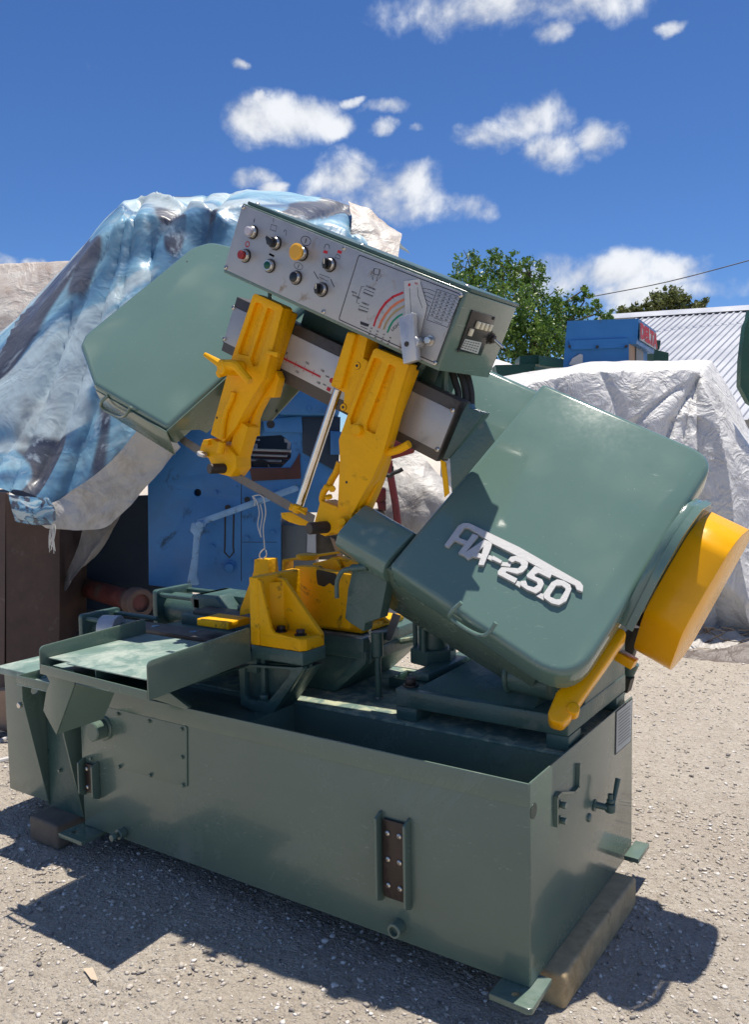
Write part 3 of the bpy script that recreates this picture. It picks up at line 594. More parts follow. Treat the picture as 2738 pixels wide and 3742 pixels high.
# ---- hinge base, pedestal, lift cylinder
def hinge_base():
    C_ = 'cast_green'
    m = MB(); m.bx('Z', 1.222, 1.815, .315, .86, .575, .635, C_, .006, 2)
    for x0, x1 in ((1.222, 1.30), (1.745, 1.815)):
        m.bx('Z', x0, x1, .32, .42, .530, .5745, C_, .003); m.bx('Z', x0, x1, .76, .85, .530, .5745, C_, .003)
    wv = [(1.29, .335, .6345), (1.70, .335, .6345), (1.70, .84, .6345), (1.29, .84, .6345), (1.43, .50, .725), (1.70, .50, .735), (1.70, .82, .735), (1.43, .82, .725)]
    m.raw(wv, [[0, 1, 5, 4], [1, 2, 6, 5], [2, 3, 7, 6], [3, 0, 4, 7], [4, 5, 6, 7]], C_)
    m.bx('Z', 1.222, 1.29, .42, .86, .6355, .665, C_, .008, 2)
    hb = m.build('hinge_base', saw)
    one('bolt', hb, 'hexb', (1.255, .36, .636), (0, 0, 1), .02, .028, 'dark_steel')
    m = MB(); m.pl('X', rc([(.45, .62), (.86, .62), (.86, .94), (.74, .94), (.60, .84), (.50, .70)], .02), 1.69, 1.812, C_, .01, 3); m.build('pedestal', saw)
    m = MB(); q = [(1.672,0.42,0.647),(1.728,0.42,0.688)]; m.cy((1.60, .40, .71), (1.74, .40, .70), .05, C_, 24, bev=.006); m.cy((1.59, .40, .71), (1.605, .40, .71), .058, C_, 24, bev=.004); m.build('pivot_shaft', saw)
    m = MB(); b = Vector([(1.044,0.895,0.57)][0]); b = Vector((1.08, .78, .56))
    b = Vector([(1.194,0.62,0.651)][0])
    m.cy(b, b + Vector((0, 0, .055)), .085, C_, 6, bev=.004); m.cy(b + Vector((0, 0, .05)), b + Vector((0, 0, .34)), .052, C_, 28)
    for s in ((-.075, .0), (.075, 0), (0, -.07), (0, .07)): m.cy(b + Vector((s[0], s[1], .05)), b + Vector((s[0], s[1], .34)), .009, C_, 10)
    m.build('lift_cylinder', saw)
    p = [(0.826,0.927,0.535),(0.955,0.936,0.535),(0.885,1.062,0.535),(0.785,1.005,0.535)]
    m = MB(); m.bx('Z', 1.0, 1.2, .62, .63, .53, .565, C_, .002); m.bx('Z', 1.0, 1.2, .74, .75, .53, .565, C_, .002); m.bx('Z', 1.0, 1.01, .631, .739, .53, .565, C_, .002); m.build('deck_channel', saw)
    m = MB(); q = [(1.177,0.55,0.633),(1.234,0.55,0.659)]; m.cy((1.165, .50, .60), (1.25, .50, .60), .035, C_, 20, bev=.005); m.build('shaft_end', saw)
    q = [(0.937,0.7,0.671),(1.074,0.7,0.704)]
    m = MB(); m.tube([q[0], q[1]], .012, 'deck_green', 8, smoothpath=False); m.hexb(q[0], (-.3, -1, 0), .014, .02, 'alloy'); m.build('link_rod', saw)
    p = [(1.033,0.815),(1.067,0.809),(1.028,0.716),(1.011,0.709),(0.999,0.718)]
    one('swing_plate', saw, 'pl', 'Y', p, .60, .61, 'cabinet_grey', .002)
    # strut behind the drum cover
    q = [(1.743,1.0,0.52),(1.796,1.0,0.64)]
    m = MB(); m.cy(q[0], q[1], .025, 'cast_green', 16); q = [(1.773,0.98,0.569),(1.797,0.98,0.563)]; m.cy(q[0], q[1], .036, 'dark_steel', 4); m.build('balance_strut', saw)
    q = [(1.755,0.714),(1.796,0.775),(1.839,0.78),(1.831,0.744),(1.8,0.645),(1.752,0.66)]
    one('motor_mount', saw, 'pl', 'Y', q, .95, 1.0, 'dark_steel', .003)
hinge_base()
# ============================================================ saw head
def cover(poly, rad, depth, name, label, par):
    m = MB(); m.pl('C', rc(poly, rad, 8), -depth, 0, 'cover_green', .022, 5); return m.build(name, par, label=label, angle=50)
def head():
    rp = [(0, -.012), (.60, -.02), (.665, .02), (.645, .80), (.52, .885), (-.022, .875)]
    rp = [(0, -.018), (.665, -.042), (.655, .233), (.628, .70), (.618, .885), (-.022, .88)]
    rcov = cover(rp, {1: .13, 2: .3, 3: .3, 4: .15}, .115, 'wheel_cover', 'large right wheel cover carrying the badge', saw)
    lp = [(-1.062,-0.014),(-1.501,-0.023),(-1.743,0.094),(-1.778,0.147),(-1.792,0.788),(-1.741,0.865),(-1.632,0.886),(-1.256,0.836)]
    lp = lp[:7] + [(-1.06, .88)]
    lcov = cover(lp, {1: .06, 2: .05, 3: .05, 4: .1, 5: .1}, .11, 'wheel_cover', 'left wheel cover with one drilled hole', saw)
    c = [(-1.728,0.704)][0]; one('drilled_hole', lcov, 'pl', 'C', circ(*c, .004, 12), .0002, .0008, 'ink', 0)
    # skirts
    one('cover_skirt', rcov, 'pl', 'S', [(-.01, -.03), (-.085, -.33), (.505, -.30), (.548, -.085), (.50, -.04)], -.014, -.008, 'tank_green', .001)
    one('cover_skirt', rcov, 'pl', 'A', [(-.008, -.03), (.80, -.03), (.80, -.10), (-.008, -.32)], -.008, -.002, 'tank_green', .001)
    one('cover_skirt', lcov, 'pl', 'S', [(-1.50, -.03), (-1.535, -.18), (-1.09, -.165), (-1.055, -.012)], -.026, -.021, 'tank_green', .001)
    one('cover_skirt', lcov, 'pl', 'A', [(-.02, -.01), (.60, -.01), (.60, -.16), (.12, -.16), (.10, -.12), (.05, -.075), (-.01, -.09)], -1.062, -1.056, 'tank_green', .001)
    # handles
    for cov_, pts in ((rcov, [(0.16, -.07), (.165, -.1), (.19, -.13), (.30, -.145), (.325, -.12), (.33, -.085)]),):
        pts = [(0.284,0.051),(0.265,0.016),(0.271,-0.016),(0.344,-0.017),(0.392,0.023),(0.403,0.055)]
        w0 = [fpt('S', p[0], p[1], -.048) for p in pts]; w0[0] = fpt('S', pts[0][0], pts[0][1], -.014); w0[-1] = fpt('S', pts[-1][0], pts[-1][1], -.014)
        one('handle', cov_, 'tube', w0, .0065, 'cover_green', 10)
    pts = [(-1.414,-0.015),(-1.448,-0.05),(-1.457,-0.093),(-1.352,-0.072),(-1.281,-0.026),(-1.25,0.015)]
    w0 = [fpt('S', p[0], p[1], -.05) for p in pts]; w0[0] = fpt('S', pts[0][0], pts[0][1], -.024); w0[-1] = fpt('S', pts[-1][0], pts[-1][1], -.024)
    one('handle', lcov, 'tube', w0, .0065, 'tank_green', 10)
    # frame rail between the covers
    m = MB(); m.pl('C', [(-1.1, .50), (.02, .50), (.02, .865), (-1.1, .865)], -.12, -.025, 'cover_green', .03, 5); m.build('frame_rail', saw)
    # back plate seen right of the left arm
    p = [(-1.182,0.119),(-1.022,0.196),(-0.77,0.277),(-0.854,0.113),(-0.896,0.093),(-0.98,0.096)]
    bp = one('back_plate', saw, 'pl', 'U', [(p[0][0] - .1, p[0][1]), (p[0][0], p[0][1] + .25), (p[2][0], p[2][1] + .25)] + p[2:], .50, .508, 'tank_green', .001)
    for c in [(-0.936,0.125),(-0.844,0.158)]: one('drilled_hole', bp, 'pl', 'U', circ(*c, .0065, 12), .4985, .4995, 'ink', 0)
    m = MB(); p = [(-1.325,-0.153),(-1.213,-0.171),(-1.118,-0.006),(-1.099,-0.076),(-1.155,-0.16),(-1.261,-0.207)]
    # badge
    m = MB()
    outer = [(0.107,0.136),(0.1,0.217),(0.107,0.234),(0.123,0.244),(0.209,0.249),(0.3,0.255),(0.421,0.253),(0.512,0.252),(0.526,0.245),(0.535,0.227),(0.517,0.224),(0.506,0.233),(0.431,0.227),(0.325,0.226),(0.225,0.221),(0.13,0.228),(0.12,0.222),(0.123,0.186),(0.132,0.182),(0.157,0.187),(0.154,0.218),(0.174,0.221),(0.177,0.137),(0.159,0.136),(0.157,0.171),(0.125,0.167),(0.122,0.163),(0.122,0.136)]
    a_ = [(0.173,0.14),(0.196,0.219),(0.223,0.224),(0.231,0.207),(0.249,0.143),(0.234,0.135),(0.226,0.157),(0.204,0.151),(0.197,0.134)]
    ah = [(0.206,0.17),(0.21,0.197),(0.22,0.172)]
    da = [(0.252,0.187),(0.285,0.187),(0.287,0.176),(0.256,0.173)]
    two = [(0.298,0.198),(0.298,0.212),(0.31,0.225),(0.334,0.228),(0.352,0.225),(0.36,0.208),(0.358,0.187),(0.348,0.173),(0.316,0.163),(0.317,0.158),(0.357,0.16),(0.36,0.143),(0.301,0.14),(0.295,0.149),(0.296,0.167),(0.339,0.191),(0.341,0.205),(0.333,0.21),(0.318,0.208),(0.313,0.198)]
    five = [(0.375,0.225),(0.431,0.229),(0.435,0.213),(0.397,0.211),(0.391,0.2),(0.395,0.195),(0.418,0.198),(0.43,0.189),(0.435,0.164),(0.429,0.148),(0.4,0.144),(0.376,0.146),(0.37,0.159),(0.381,0.168),(0.395,0.157),(0.413,0.162),(0.417,0.176),(0.409,0.182),(0.377,0.18),(0.372,0.185)]
    zo = [(0.453,0.222),(0.471,0.229),(0.493,0.228),(0.504,0.218),(0.513,0.176),(0.503,0.153),(0.483,0.146),(0.456,0.149),(0.447,0.161),(0.445,0.205)]
    zh = [(0.462,0.203),(0.475,0.212),(0.489,0.21),(0.492,0.205),(0.495,0.171),(0.487,0.164),(0.468,0.162),(0.464,0.169)]
    s1 = [(0.239,0.184),(0.256,0.186),(0.258,0.171),(0.242,0.17)]; s2 = [(0.286,0.186),(0.311,0.199),(0.315,0.184),(0.289,0.172)]
    s3 = [(0.359,0.156),(0.372,0.159),(0.379,0.141),(0.361,0.142)]; s4 = [(0.437,0.159),(0.45,0.163),(0.458,0.144),(0.431,0.144)]
    AL_ = 'cast_alloy'; s5 = [(0.171,0.149),(0.184,0.153),(0.19,0.145),(0.177,0.137)]
    m.pl('C', outer, .001, .012, AL_, .0006, 1); m.pl('C', a_, .001, .0118, AL_, .0006, 1, holes=[ah]); m.pl('C', da, .001, .0118, AL_, .0006, 1)
    m.pl('C', two, .001, .012, AL_, .0006, 1); m.pl('C', five, .001, .0122, AL_, .0006, 1); m.pl('C', rc(zo, .004, 3), .001, .012, AL_, .0006, 1, holes=[zh])
    for s in (s1, s2, s3, s4, s5): m.pl('C', s, .001, .007, AL_, .0004, 1)
    m.build('model_badge', rcov, label='raised bare metal lettering')
    # exit guard left of the right cover, spray pipe and deflector
    m = MB(); p = [(-0.192,-0.0),(-0.153,0.041),(0.031,0.081),(0.016,-0.027),(-0.094,-0.033),(-0.101,-0.03),(-0.174,-0.027)]
    a0 = Vector(fpt('C', -.235, .06, -.05)); 
    prof = [(-.03, -.11), (-.035, -.04), (-.01, -.005), (.05, .0), (.13, -.01), (.15, -.05), (.15, -.11)]
    m.pl('A', rc(prof, .03, 4), -.215, -.012, 'cover_green', .004, 2); m.build('blade_guard', saw, label='rounded dark green guard over the blade exit')
    m = MB(); p = [(1.099,1.017),(1.155,1.044),(1.234,1.021),(1.233,0.992),(1.203,0.873),(1.185,0.867),(1.145,0.85),(1.14,0.823),(1.082,0.848),(1.065,0.86),(1.079,0.958)]
    m.pl('Y', rc(p, .004), .26, .31, 'cast_green', .012, 3); m.build('blade_deflector', saw)
    w0 = [(1.175,0.23,1.042),(1.144,0.23,1.036),(1.11,0.23,1.032),(1.081,0.23,1.022),(1.061,0.23,0.994),(1.056,0.23,0.97),(1.056,0.23,0.932)]
    m = MB(); m.tube(w0, .0075, 'cast_green', 10); q = [(1.18,0.23,1.043),(1.118,0.23,1.034)]; m.cy(q[0], q[1], .0125, 'cast_green', 14, bev=.002); m.build('coolant_nozzle', saw)
    # yellow lever under the cover's right side
    pc = [(0.645,0.263),(0.676,0.256),(0.677,-0.018),(0.679,-0.059),(0.674,-0.093),(0.639,-0.105),(0.622,-0.087),(0.607,-0.019)]
    m = MB(); m.pl('C', rc(pc, .02, 5), -.19, -.13, 'gloss_yellow', .008, 3)
    bq = [(0.673,-0.036)][0]; m.pl('C', circ(*bq, .018, 20), -.17, -.124, 'gloss_yellow', .004, 3)
    m.build('belt_guard', saw, label='long yellow guard along the lower right edge')
    # ring band and drum cover at the right end
    rgo = [(1.02, .53), (.86, .515), (.735, .47), (.655, .36), (.62, .24), (.60, .12), (.64, .0)]
    rgp = [(0.627,0.508),(0.537,0.497),(0.485,0.459),(0.447,0.415),(0.434,0.373),(0.417,0.308),(0.416,0.249),(0.414,0.119)]
    m = MB()
    def shell(m, prof, d0, d1, th, mt):
        n = len(prof); inner = []
        for i in range(n):
            t = Vector(prof[min(i + 1, n - 1)]) - Vector(prof[max(i - 1, 0)]); t.normalize(); nn = Vector((t.y, -t.x)); inner.append(tuple(Vector(prof[i]) + nn * th))
        m.pl('E', prof + inner[::-1], d0, d1, mt, .0008, 1)
    dpts = [(0.804,0.463),(0.719,0.452),(0.668,0.434),(0.625,0.397),(0.611,0.361),(0.584,0.289),(0.566,0.22),(0.558,0.144),(0.697,-0.045)]
    dpts = [(p[0], p[1]) for p in dpts]
    full = [(dpts[0][0] + .16, dpts[0][1] - .03)] + dpts + [(dpts[-1][0] + .2, dpts[-1][1] + .04)]
    m.pl('E', rc(full, .12, 8), .675, .80, 'gloss_yellow', .003, 2)
    dm = m.build('drum_cover', saw, label='curved glossy yellow motor belt cover')
    q = [(0.685,-0.049),(0.958,-0.152)]
    one('hinge_tab', dm, 'bx', 'E', q[0][0] - .02, q[0][0] + .03, q[0][1] - .03, q[0][1], .64, .70, 'gloss_yellow', .002)
    m = MB(); rp_ = [(1.0, rgp[0][1] - .02)] + [tuple(p) for p in rgp]
    m.pl('E', [(rgp[0][0] + .18, rgp[0][1] - .03)] + [tuple(p) for p in rgp] + [(rgp[-1][0] + .22, rgp[-1][1] + .03)], .65, .674, 'cover_green', .002); shell(m, rgp, .6745, .697, .006, 'cover_green'); m.build('drum_band', saw, label='curved green band around the yellow cover')
    m = MB(); m.pl('E', [(.9, .4), (.72, .33), (.69, .2), (.70, .05), (.85, .02), (.98, .2)], .58, .674, 'rubber', .003); m.build('motor_body', saw)
head()
# ---- slide beam, plates, arms, blade
def arms():
    sb = one('slide_beam', saw, 'pl', 'U', [(-1.076, .300), (-.062, .306), (-.062, .512), (-1.076, .508)], .365, .44, 'slide_steel', .003)
    for a0, a1 in ((-1.074, -.93), (-.81, -.40), (-.25, -.068)):
        pass
    fp1 = one('face_plate', sb, 'bx', 'U', -1.074, -.90, .335, .470, .362, .3648, 'plate_metal', .0005)
    fp2 = one('scale_plate', sb, 'pl', 'U', rc([(-.89, .345), (-.42, .345), (-.42, .472), (-.89, .472)], .006), .3618, .3645, 'scale_metal', .0005, label='white metal plate with a red millimetre scale')
    fp3 = one('face_plate', sb, 'bx', 'U', -.27, -.066, .338, .475, .362, .3648, 'plate_metal', .0005)
    for p in [(-1.074,0.466),(-1.074,0.346)]: one('screw', fp1, 'screw', fpt('U', *p, .362), (0, -1, 0), .0085)
    for p in [(-0.074,0.477),(-0.074,0.343),(-0.263,0.479),(-0.264,0.34)]: one('screw', fp3, 'screw', fpt('U', *p, .362), (0, -1, 0), .0085)
    a, b = [(-0.804,0.381),(-0.598,0.382)]; m = MB(); m.ribbon('U', [a, b], .006, .3612, 'ink_red')
    for k in range(25):
        t = k / 24; c = (a[0] + (b[0] - a[0]) * t, a[1] + (b[1] - a[1]) * t); h = .011 if k % 5 == 0 else .006
        m.ribbon('U', [(c[0], c[1] - h), (c[0], c[1] + h)], .0022 if k % 5 == 0 else .0012, .3610, 'ink_red')
    m.text('U', '200', a[0] + .03, a[1] + .022, .012, .3612, 'ink'); m.text('U', '150', (a[0] + b[0]) / 2 + .03, b[1] + .022, .012, .3612, 'ink'); m.text('U', '100', b[0], b[1] + .022, .012, .3612, 'ink')
    m.text('U', '200', a[0] + .01, a[1] - .022, .012, .3612, 'ink'); m.text('U', '150', (a[0] + b[0]) / 2, b[1] - .022, .012, .3612, 'ink'); m.text('U', '100', b[0], b[1] - .022, .012, .3612, 'ink')
    for k, tx in enumerate(('inch', 'mm')): m.text('U', tx, b[0] + .028, b[1] + .012 - .03 * k, .010, .3612, 'ink')
    c1 = (b[0] + .05, b[1] + .006); m.pl('U', circ(*c1, .009, 14), .3608, .3614, 'ink_red', 0); m.bx('U', b[0] + .042, b[0] + .058, b[1] - .032, b[1] - .019, .3608, .3614, 'ink_red', 0)
    m.build('printed_scale', fp2)
    # left arm
    CY = 'cast_yellow'; yf, yb = .27, .362
    out = [(-0.916,0.55),(-0.909,0.56),(-0.784,0.561),(-0.771,0.556),(-0.762,0.415),(-0.758,0.306),(-0.784,0.225),(-0.8,0.167),(-0.815,0.096),(-0.849,0.027),(-0.919,0.026),(-0.927,0.314)]
    h1 = [(-0.897,0.534),(-0.866,0.538),(-0.853,0.53),(-0.854,0.352),(-0.885,0.345),(-0.907,0.342)]; h2 = [(-0.837,0.535),(-0.805,0.535),(-0.8,0.52),(-0.801,0.338),(-0.822,0.325),(-0.843,0.343)]
    m = MB(); m.pl('U', rc(out, .004), yf + .014, yf + .055, CY, .004, 2); m.pl('U', rc(out[:2] + out[2:], .004), yf, yf + .0145, CY, .004, 2, holes=[rc(h1, .006, 3), rc(h2, .006, 3)])
    m.bx('U', out[0][0] + .005, out[3][0] - .003, out[5][1] + .03, out[0][1] - .004, yf + .0551, yb, CY, .004)
    la = m.build('guide_arm', saw, label='left yellow guide arm with wing handle', angle=40)
    # rib and side flange
    m = MB(); p = [(-0.764,0.339),(-0.739,0.32),(-0.733,0.251),(-0.775,0.231),(-0.788,0.175),(-0.793,0.112),(-0.798,-0.016),(-0.82,-0.015),(-0.808,0.115),(-0.807,0.187),(-0.791,0.245),(-0.783,0.298)]
    m.pl('U', p, .325, .36, CY, .003); p = [(-0.837,0.123),(-0.774,0.119),(-0.77,-0.045),(-0.819,-0.046)]; m.pl('U', p, .285, .35, CY, .005)
    m.build('arm_flange', la)
    m = MB(); m.tube([(0.593,0.262,1.628),(0.582,0.262,1.601),(0.558,0.262,1.569),(0.54,0.262,1.522),(0.53,0.262,1.465)], .0105, CY, 10); m.build('coolant_hose', la)
    # wing handle
    c = [(0.611,0.2,1.711)][0]; c = Vector(c)
    m = MB(); 
    e = [Vector(q) for q in [(0.515,0.205,1.762),(0.6,0.205,1.717),(0.659,0.205,1.713),(0.727,0.205,1.654)]]
    m.cy(c + Vector((-.01, -.01, 0)), Vector(fpt('U', *[(-0.87,0.301)][0], .275)), .027, CY, 20, bev=.004)
    m.tube([e[0], e[0].lerp(e[1], .5), e[1]], .014, CY, 10, rf=lambda u: .55 + .6 * u); m.tube([e[1], e[2], e[2].lerp(e[3], .5), e[3]], .019, CY, 10, rf=lambda u: 1.15 - .5 * u)
    q = [(0.578,0.2,1.688)][0]; m.cy(q, Vector(q) + Vector((.01, .03, .01)), .014, CY, 12, bev=.003)
    m.build('wing_handle', la)
    m = MB(); p = [(-0.77,0.404),(-0.723,0.414),(-0.72,0.399),(-0.725,0.396),(-0.75,0.395),(-0.771,0.389)]; m.pl('U', p, .255, .275, CY, .002); m.build('pointer', la)
    # left guide head
    m = MB(); p = [(-0.941,-0.005),(-0.909,0.014),(-0.873,0.014),(-0.825,0.019),(-0.774,0.006),(-0.756,-0.036),(-0.771,-0.076),(-0.842,-0.094),(-0.896,-0.06),(-0.947,-0.062),(-0.949,-0.022)]
    m.pl('U', rc(p, .003), .27, .35, CY, .005, 2); p = [(-0.933,-0.002),(-0.909,0.009),(-0.904,-0.011),(-0.933,-0.021)]; m.pl('U', p, .255, .275, CY, .002)
    q = [(0.552,0.24,1.453),(0.54,0.24,1.413)]; m.cy(q[0], q[1], .014, CY, 14, bev=.002)
    gh = m.build('guide_head', saw, label='left yellow blade guide head')
    q = [(0.507,0.215,1.357)][0]; m = MB(); m.cy(q, Vector(q) + Vector((.02, .065, .0)), .0185, 'dark_steel', 24, bev=.002); m.build('roller', gh)
    q = [(0.437,0.25,1.404)][0]; m = MB(); m.cy(Vector(q), Vector(q) + T * .012, .02, 'alloy', 18, bev=.002); m.build('roller', gh)
    # centre block holding the rod
    p = [(-0.484,0.576),(-0.415,0.586),(-0.404,0.517),(-0.382,0.514),(-0.38,0.494),(-0.383,0.332),(-0.413,0.331),(-0.429,0.387),(-0.481,0.388)]
    m = MB(); m.pl('U', rc(p, .004), .285, .36, CY, .006, 3); q = [(-0.487,0.575),(-0.452,0.581),(-0.439,0.394),(-0.481,0.389)]; m.pl('U', rc(q, .01), .268, .30, CY, .016, 4)
    cb = m.build('rod_block', saw, label='yellow block clamping the bright rod')
    for c in [(-0.415,0.486),(-0.413,0.343)]:
        m = MB(); m.cy(fpt('U', *c, .285), fpt('U', *c, .2835), .0125, 'ink', 20); m.cy(fpt('U', *c, .2836), fpt('U', *c, .282), .0115, CY, 20); m.cy(fpt('U', *c, .282), fpt('U', *c, .2812), .0052, 'ink', 6); m.build('bolt', cb)
    q = [(1.019,0.31,1.617),(0.844,0.31,1.229)]
    m = MB(); m.cy(q[0], q[1], .0155, 'chrome', 24); m.build('feeler_rod', saw, label='bright chrome rod')
    q0 = [(0.81,0.3,1.217),(0.88,0.3,1.212)]
    m = MB(); m.tube([q0[0], q0[1]], .009, CY, 8, smoothpath=False, rf=lambda u: 1); q = [(0.846,0.3,1.23),(0.836,0.3,1.202)]; m.cy(q[0], q[1], .016, CY, 10, bev=.003); q = [(0.821,0.29,1.23),(0.885,0.29,1.199)]; m.tube(q, .005, CY, 6, smoothpath=False); m.build('rod_clip', saw)
    p = [(-0.56,-0.123),(-0.528,-0.104),(-0.485,-0.088),(-0.427,-0.09),(-0.423,-0.106),(-0.466,-0.126),(-0.514,-0.137),(-0.549,-0.139)]
    one('feeler_foot', saw, 'pl', 'U', rc(p, .003), .345, .36, CY, .002)
    # right arm
    out = [(-0.367,0.557),(-0.359,0.565),(-0.256,0.568),(-0.227,0.562),(-0.221,0.455),(-0.209,0.344),(-0.202,0.265),(-0.208,0.178),(-0.216,0.146),(-0.232,0.045),(-0.293,0.037),(-0.348,0.184),(-0.378,0.242),(-0.378,0.359)]
    h1 = [(-0.357,0.535),(-0.328,0.539),(-0.321,0.528),(-0.334,0.324),(-0.354,0.304),(-0.365,0.323)]; h2 = [(-0.295,0.538),(-0.268,0.537),(-0.262,0.518),(-0.254,0.315),(-0.29,0.314),(-0.299,0.332)]
    m = MB(); m.pl('U', rc(out, .004), yf + .014, yf + .055, CY, .004, 2); m.pl('U', rc(out, .004), yf, yf + .0145, CY, .004, 2, holes=[rc(h1, .006, 3), rc(h2, .006, 3)])
    m.bx('U', -.405, -.235, .30, .545, yf + .0551, yb, CY, .004)
    ra = m.build('guide_arm', saw, label='right yellow guide arm with hex bolt', angle=40)
    m = MB(); p = [(-0.227,0.258),(-0.215,0.249),(-0.21,0.161),(-0.216,0.052),(-0.243,0.034),(-0.254,0.038),(-0.242,0.137)]; m.pl('U', p, .32, .36, CY, .004); m.build('arm_flange', ra)
    c = [(-0.317,0.304)][0]; m = MB(); m.hexb(fpt('U', *c, yf + .012), (0, -1, 0), .019, .03, CY); m.build('bolt', ra)
    for c in [(-0.244,0.131),(-0.246,0.051)]: m = MB(); m.hexb(fpt('U', *c, .322), (.35, -1, 0), .018, .032, CY); m.build('bolt', ra)
    for ar, c in ((la, (190, 984)), (ra, (1170, 1470))):
        c = {(190, 984): [(-0.913,0.094)][0], (1170, 1470): [(-0.294,0.128)][0]}[c]
        one('drilled_hole', ar, 'pl', 'U', circ(*c, .0045, 12), .2692, .2698, 'ink', 0)
    m = MB(); m.tube([(1.162,0.3,1.404),(1.208,0.3,1.404),(1.258,0.3,1.413),(1.3,0.3,1.431)], .013, CY, 10); m.build('coolant_hose', ra)
    m = MB(); m.tube([(1.02,0.31,1.375),(1.006,0.31,1.344),(0.986,0.31,1.317),(0.972,0.31,1.292)], .012, CY, 10); m.tube([(0.979,0.3,1.295),(0.959,0.3,1.277),(0.95,0.3,1.25),(0.958,0.3,1.232)], .011, CY, 10)
    q = [(0.966,0.295,1.295),(1.005,0.295,1.285)]; m.tube(q, .007, CY, 8, smoothpath=False); q = [(1.011,0.28,1.288)][0]; m.hexb(q, (.5, -1, 0), .012, .016, CY, False)
    q = [(1.003,0.27,1.253)][0]; m.hexb(q, (0, -.4, 1), .014, .014, CY, False); m.build('coolant_hose', ra)
    m = MB(); p = [(-0.371,0.023),(-0.284,0.038),(-0.237,0.045),(-0.232,0.026),(-0.251,-0.026),(-0.262,-0.047),(-0.288,-0.055),(-0.305,-0.079),(-0.337,-0.083),(-0.364,-0.064)]
    m.pl('U', rc(p, .003), .275, .36, CY, .006, 2); gh = m.build('guide_head', saw, label='right yellow blade guide head')
    q = [(0.961,0.21,1.159)][0]; m = MB(); m.cy(q, Vector(q) + Vector((.025, .075, 0)), .0205, 'dark_steel', 24, bev=.002); m.build('roller', gh)
    c = [(1.061,0.27,1.177)][0]; one('bolt', gh, 'hexb', c, (.4, -1, .2), .015, .03, CY)
    # blade with teeth
    up = [(-0.818,-0.069),(-0.399,-0.051)]; lo = [(-0.817,-0.098),(-0.396,-0.081)]
    u0, u1, l0, l1 = [Vector(q) for q in (*up, *lo)]; poly = [tuple(u0), tuple(u1)]; nt_ = 76; d = (l1 - l0) / nt_; nn = (l0 - u0).normalized()
    for k in range(nt_, 0, -1): poly += [tuple(l0 + d * k), tuple(l0 + d * (k - .25) + nn * .004)]
    poly.append(tuple(l0)); m = MB(); m.pl('U', poly, .318, .3195, 'blade_steel', 0, smooth=False)
    q = [(-1.07,0.001),(-1.041,0.027),(-0.913,0.021),(-0.889,-0.01),(-0.923,-0.012)]
    m.build('saw_blade', saw, label='toothed steel blade between the guides')
    m = MB(); w_ = [(0.249,0.3,1.472),(0.298,0.3,1.477),(0.423,0.3,1.419),(0.383,0.3,1.401),(0.288,0.3,1.449)]; m.raw(w_ + [tuple(Vector(q) + Vector((0, .0015, -.001))) for q in w_], [[0, 1, 2, 3, 4], [9, 8, 7, 6, 5], [0, 4, 9, 5], [1, 0, 5, 6], [2, 1, 6, 7], [3, 2, 7, 8], [4, 3, 8, 9]], 'blade_steel'); m.build('saw_blade', saw, label='short twisted blade run leaving the left cover')
    # green brackets right of the beam
    m = MB(); p = [(-0.041,0.514),(-0.028,0.502),(0.021,0.508),(0.021,0.497),(-0.031,0.33),(-0.051,0.321),(-0.047,0.477)]; m.pl('U', p, .375, .42, 'cast_green', .002)
    p = [(-0.006,0.342),(0.054,0.501),(0.11,0.453),(0.043,0.25)]; m.pl('U', p, .33, .338, 'cast_green', .002)
    p = [(-0.033,0.327),(-0.012,0.328),(0.038,0.246),(0.029,0.226)]; m.pl('U', p, .325, .3295, 'cast_yellow', .001)
    m.build('beam_bracket', saw)
    # dark body behind the beam and panel stand-offs
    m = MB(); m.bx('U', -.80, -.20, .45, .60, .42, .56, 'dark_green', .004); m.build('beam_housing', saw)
    for ps, r in (([(745, 300), (800, 420)], .0), ([(895, 300), (940, 480)], .011), ([(800, 280), (770, 400)], .013), ([(600, 40), (600, 40)], 0)):
        pass
    m = MB(); m.tube([fpt('U', -.245, .60, .40), fpt('U', -.29, .47, .42)], .016, 'cast_green', 6, smoothpath=False); m.tube([fpt('U', -.19, .60, .42), fpt('U', -.155, .48, .44)], .012, 'cast_green', 6, smoothpath=False); m.build('stand_off', saw)
    for pts in ([(1.369,0.46,1.665),(1.379,0.46,1.63),(1.39,0.46,1.596),(1.39,0.46,1.557)], [(1.39,0.475,1.66),(1.402,0.475,1.626),(1.409,0.475,1.587),(1.408,0.475,1.544)], [(1.406,0.49,1.656),(1.416,0.49,1.621),(1.422,0.49,1.587),(1.422,0.49,1.544)]):
        m = MB(); m.tube(pts, .0115, 'rubber', 10); m.build('black_conduit', saw)
    m = MB(); q = [(0.742,0.3,1.969),(0.741,0.3,1.933)]; m.cy(q[0], q[1], .007, 'cast_green', 10); m.build('stand_off', saw)
arms()
